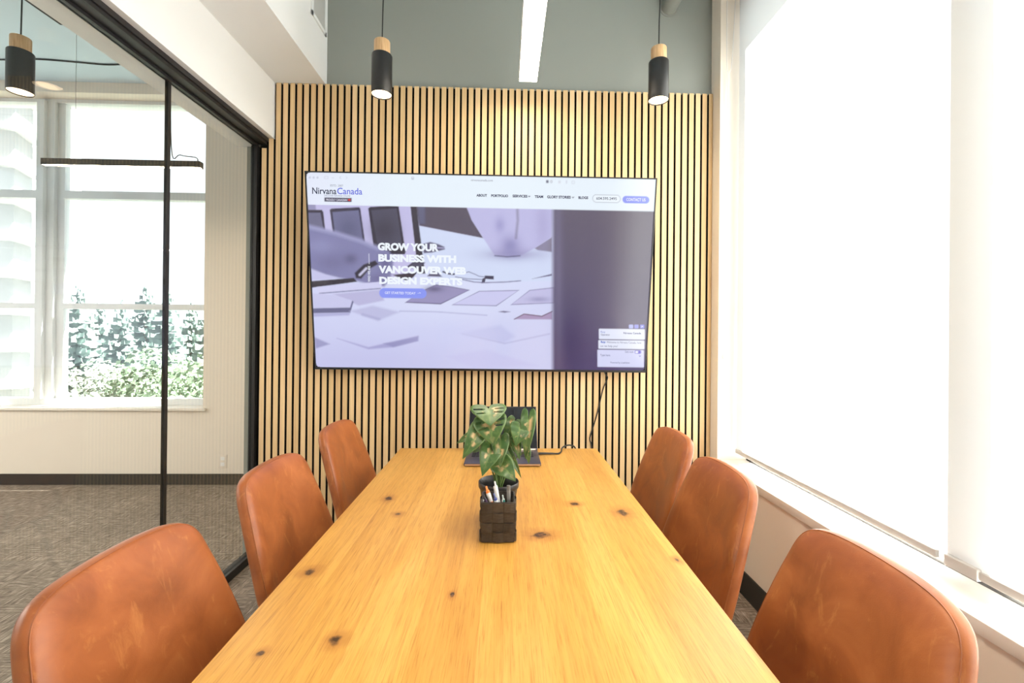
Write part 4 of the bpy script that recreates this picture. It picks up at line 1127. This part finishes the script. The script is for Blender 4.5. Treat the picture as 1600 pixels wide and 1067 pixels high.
M_tglass = mat('tower_window_glass', (0.20, 0.24, 0.29), 0.3)
GZ = -7.0
struct('ground', [(-70, 30, 6, 90, GZ - 0.3, GZ)], M_grass)

def conifer_mesh(seed, H, R):
    rnd = random.Random(seed); bm = bmesh.new()
    tiers = 34
    for i in range(tiers):
        f = i / (tiers - 1); z = H * (0.10 + 0.88 * f); r = R * (1 - f) ** 0.85 + 0.10
        n = max(5, int(18 * (1 - f) + 6))
        for k in range(n):
            a = 2 * PI * (k + rnd.random() * 0.8) / n + i; L_ = r * rnd.uniform(0.75, 1.12); w = 0.06 * L_ + 0.06
            d = Vector((math.cos(a), math.sin(a), 0)); s = Vector((-d.y, d.x, 0)); zz = z + rnd.uniform(-0.15, 0.15)
            segs = 4; prev = None
            for j in range(segs + 1):
                g = j / segs; p = d * (L_ * g) + Vector((0, 0, zz - 0.28 * L_ * g + 0.22 * L_ * g * g * g))
                ww = w * (1.0 - 0.75 * abs(g - 0.35)) * (0.15 if j == segs else 1)
                jag = rnd.uniform(0.7, 1.3)
                cur = (bm.verts.new(p + s * ww * jag + Vector((0, 0, -0.10 * jag))), bm.verts.new(p + Vector((0, 0, 0.06))), bm.verts.new(p - s * ww * jag + Vector((0, 0, -0.10 * jag))))
                if prev:
                    bm.faces.new((prev[0], prev[1], cur[1], cur[0])); bm.faces.new((prev[1], prev[2], cur[2], cur[1]))
                prev = cur
    me = bpy.data.meshes.new('crown'); bm.to_mesh(me); bm.free(); me.materials.append(M_conif); return me
def leafy_mesh(seed, H, R, m):
    rnd = random.Random(seed); bm = bmesh.new()
    blobs = [(Vector((rnd.uniform(-0.55, 0.55) * R, rnd.uniform(-0.55, 0.55) * R, H * rnd.uniform(0.40, 0.86))), R * rnd.uniform(0.42, 0.68)) for _ in range(11)]
    for c, r in blobs:
        for _ in range(900):
            v = Vector((rnd.gauss(0, 1), rnd.gauss(0, 1), rnd.gauss(0, 1))).normalized()
            p = c + v * r * rnd.uniform(0.72, 1.05); s = rnd.uniform(0.03, 0.08)
            u = v.cross(Vector((rnd.gauss(0, 1), rnd.gauss(0, 1), rnd.gauss(0, 1)))).normalized(); w = (v * rnd.uniform(0.2, 1) + u.cross(v) * rnd.uniform(0.3, 1)).normalized()
            bm.faces.new([bm.verts.new(p + u * s), bm.verts.new(p + w * s), bm.verts.new(p - u * s), bm.verts.new(p - w * s * 0.8)])
    me = bpy.data.meshes.new('crown'); bm.to_mesh(me); bm.free(); me.materials.append(m); return me
def trunk_mesh(H, r):
    bm = bmesh.new(); add_tube(bm, [(0, 0, 0), (0.03, 0, H * 0.5), (0, 0.02, H)], [r, r * 0.3], 10); me = bpy.data.meshes.new('trunk'); bm.to_mesh(me); bm.free(); me.materials.append(M_bark); return me
con = [conifer_mesh(1, 9.6, 2.0), conifer_mesh(2, 8.6, 1.9), conifer_mesh(3, 9.2, 1.7)]
lea = [leafy_mesh(11, 7.0, 1.7, M_decid), leafy_mesh(12, 6.4, 1.6, M_decid), leafy_mesh(13, 6.8, 1.5, M_decid2)]
trk_c, trk_l = trunk_mesh(7.6, 0.16), trunk_mesh(4.6, 0.14)
def tree(x, y, crown, trunk, sc, rz, label, cat='tree', grp='trees outside the far window'):
    t = thing('conifer_tree' if trunk is trk_c else 'leafy_tree', label, cat, (x, y, GZ), (0, 0, rz), group=grp)
    for nm, me_ in (('crown', crown), ('trunk', trunk)):
        o = bpy.data.objects.new(nm, me_); C.objects.link(o); o.parent = t; o.scale = (sc, sc, sc)
    return t
tree(-13.50, 15.0, con[0], trk_c, 1.021, 0.3, 'dark drooping conifer beside the white window mullion')
tree(-18.84, 22.0, con[1], trk_c, 1.116, 1.9, 'distant slim conifer behind the dark drooping conifer')
tree(-14.59, 18.0, con[2], trk_c, 1.025, 2.4, 'conifer in the middle of the window, left of the black glass mullion')
tree(-18.25, 24.0, con[1], trk_c, 1.228, 4.0, 'most distant conifer, rising above the middle of the window rail')
tree(-12.16, 17.0, con[0], trk_c, 1.017, 5.1, 'tall conifer behind the black glass mullion')
tree(-13.95, 21.0, con[2], trk_c, 1.042, 0.9, 'distant conifer between the black glass mullion and the window edge')
tree(-10.10, 16.0, con[1], trk_c, 1.060, 1.2, 'conifer at the right edge of the window opening')
tree(-11.20, 13.0, lea[0], trk_l, 1.107, 0.2, 'pale leafy tree standing right of the dark drooping conifer')
tree(-11.64, 14.5, lea[1], trk_l, 1.242, 1.3, 'pale leafy tree in the window centre before the conifers')
tree(-9.30, 12.2, lea[1], trk_l, 1.164, 3.0, 'pale leafy tree top left of the black glass mullion')
tree(-8.92, 12.8, lea[2], trk_l, 1.169, 2.0, 'green leafy tree just right of the black glass mullion')
tree(-7.60, 11.5, lea[2], trk_l, 1.162, 5.0, 'green leafy tree beside the window edge')
tree(-9.90, 11.0, lea[0], trk_l, 1.014, 4.2, 'low pale tree top at the foot of the dark drooping conifer')
tree(-7.95, 10.2, lea[2], trk_l, 1.022, 0.6, 'lowest green tree top just above the window sill')

tw = thing('apartment_tower', 'pale apartment tower with rows of balconies beyond the far window', 'building', (-46.2, 34.0, GZ), (0, 0, 0.45))
bm = bmesh.new(); add_box(bm, -9, 8.2, 0, 14, 0, 40); obj('wall', bm, M_tower, tw)
for f in range(13):
    z = 0.6 + f * 2.9
    bm = bmesh.new()
    add_box(bm, 3.6, 6.0, -1.1, 0, z, z + 0.16); add_box(bm, 3.6, 6.0, -1.1, -1.02, z + 0.16, z + 1.0); obj('balcony', bm, M_tower, tw)
    bm = bmesh.new()
    add_box(bm, 7.4, 8.9, -0.5, 3.0, z, z + 0.16); add_box(bm, 8.82, 8.9, -0.5, 3.0, z + 0.16, z + 1.0); obj('balcony', bm, M_tower, tw)
    for x in (-2.6, 0.4, 4.1):
        bm = bmesh.new(); add_box(bm, x, x + 1.2, -0.02, 0.03, z + 1.1, z + 2.2); obj('window', bm, M_tglass, tw)
bm = bmesh.new(); add_box(bm, -9.2, 8.4, -0.2, 14.2, 40, 40.5); obj('roof', bm, M_tower, tw)
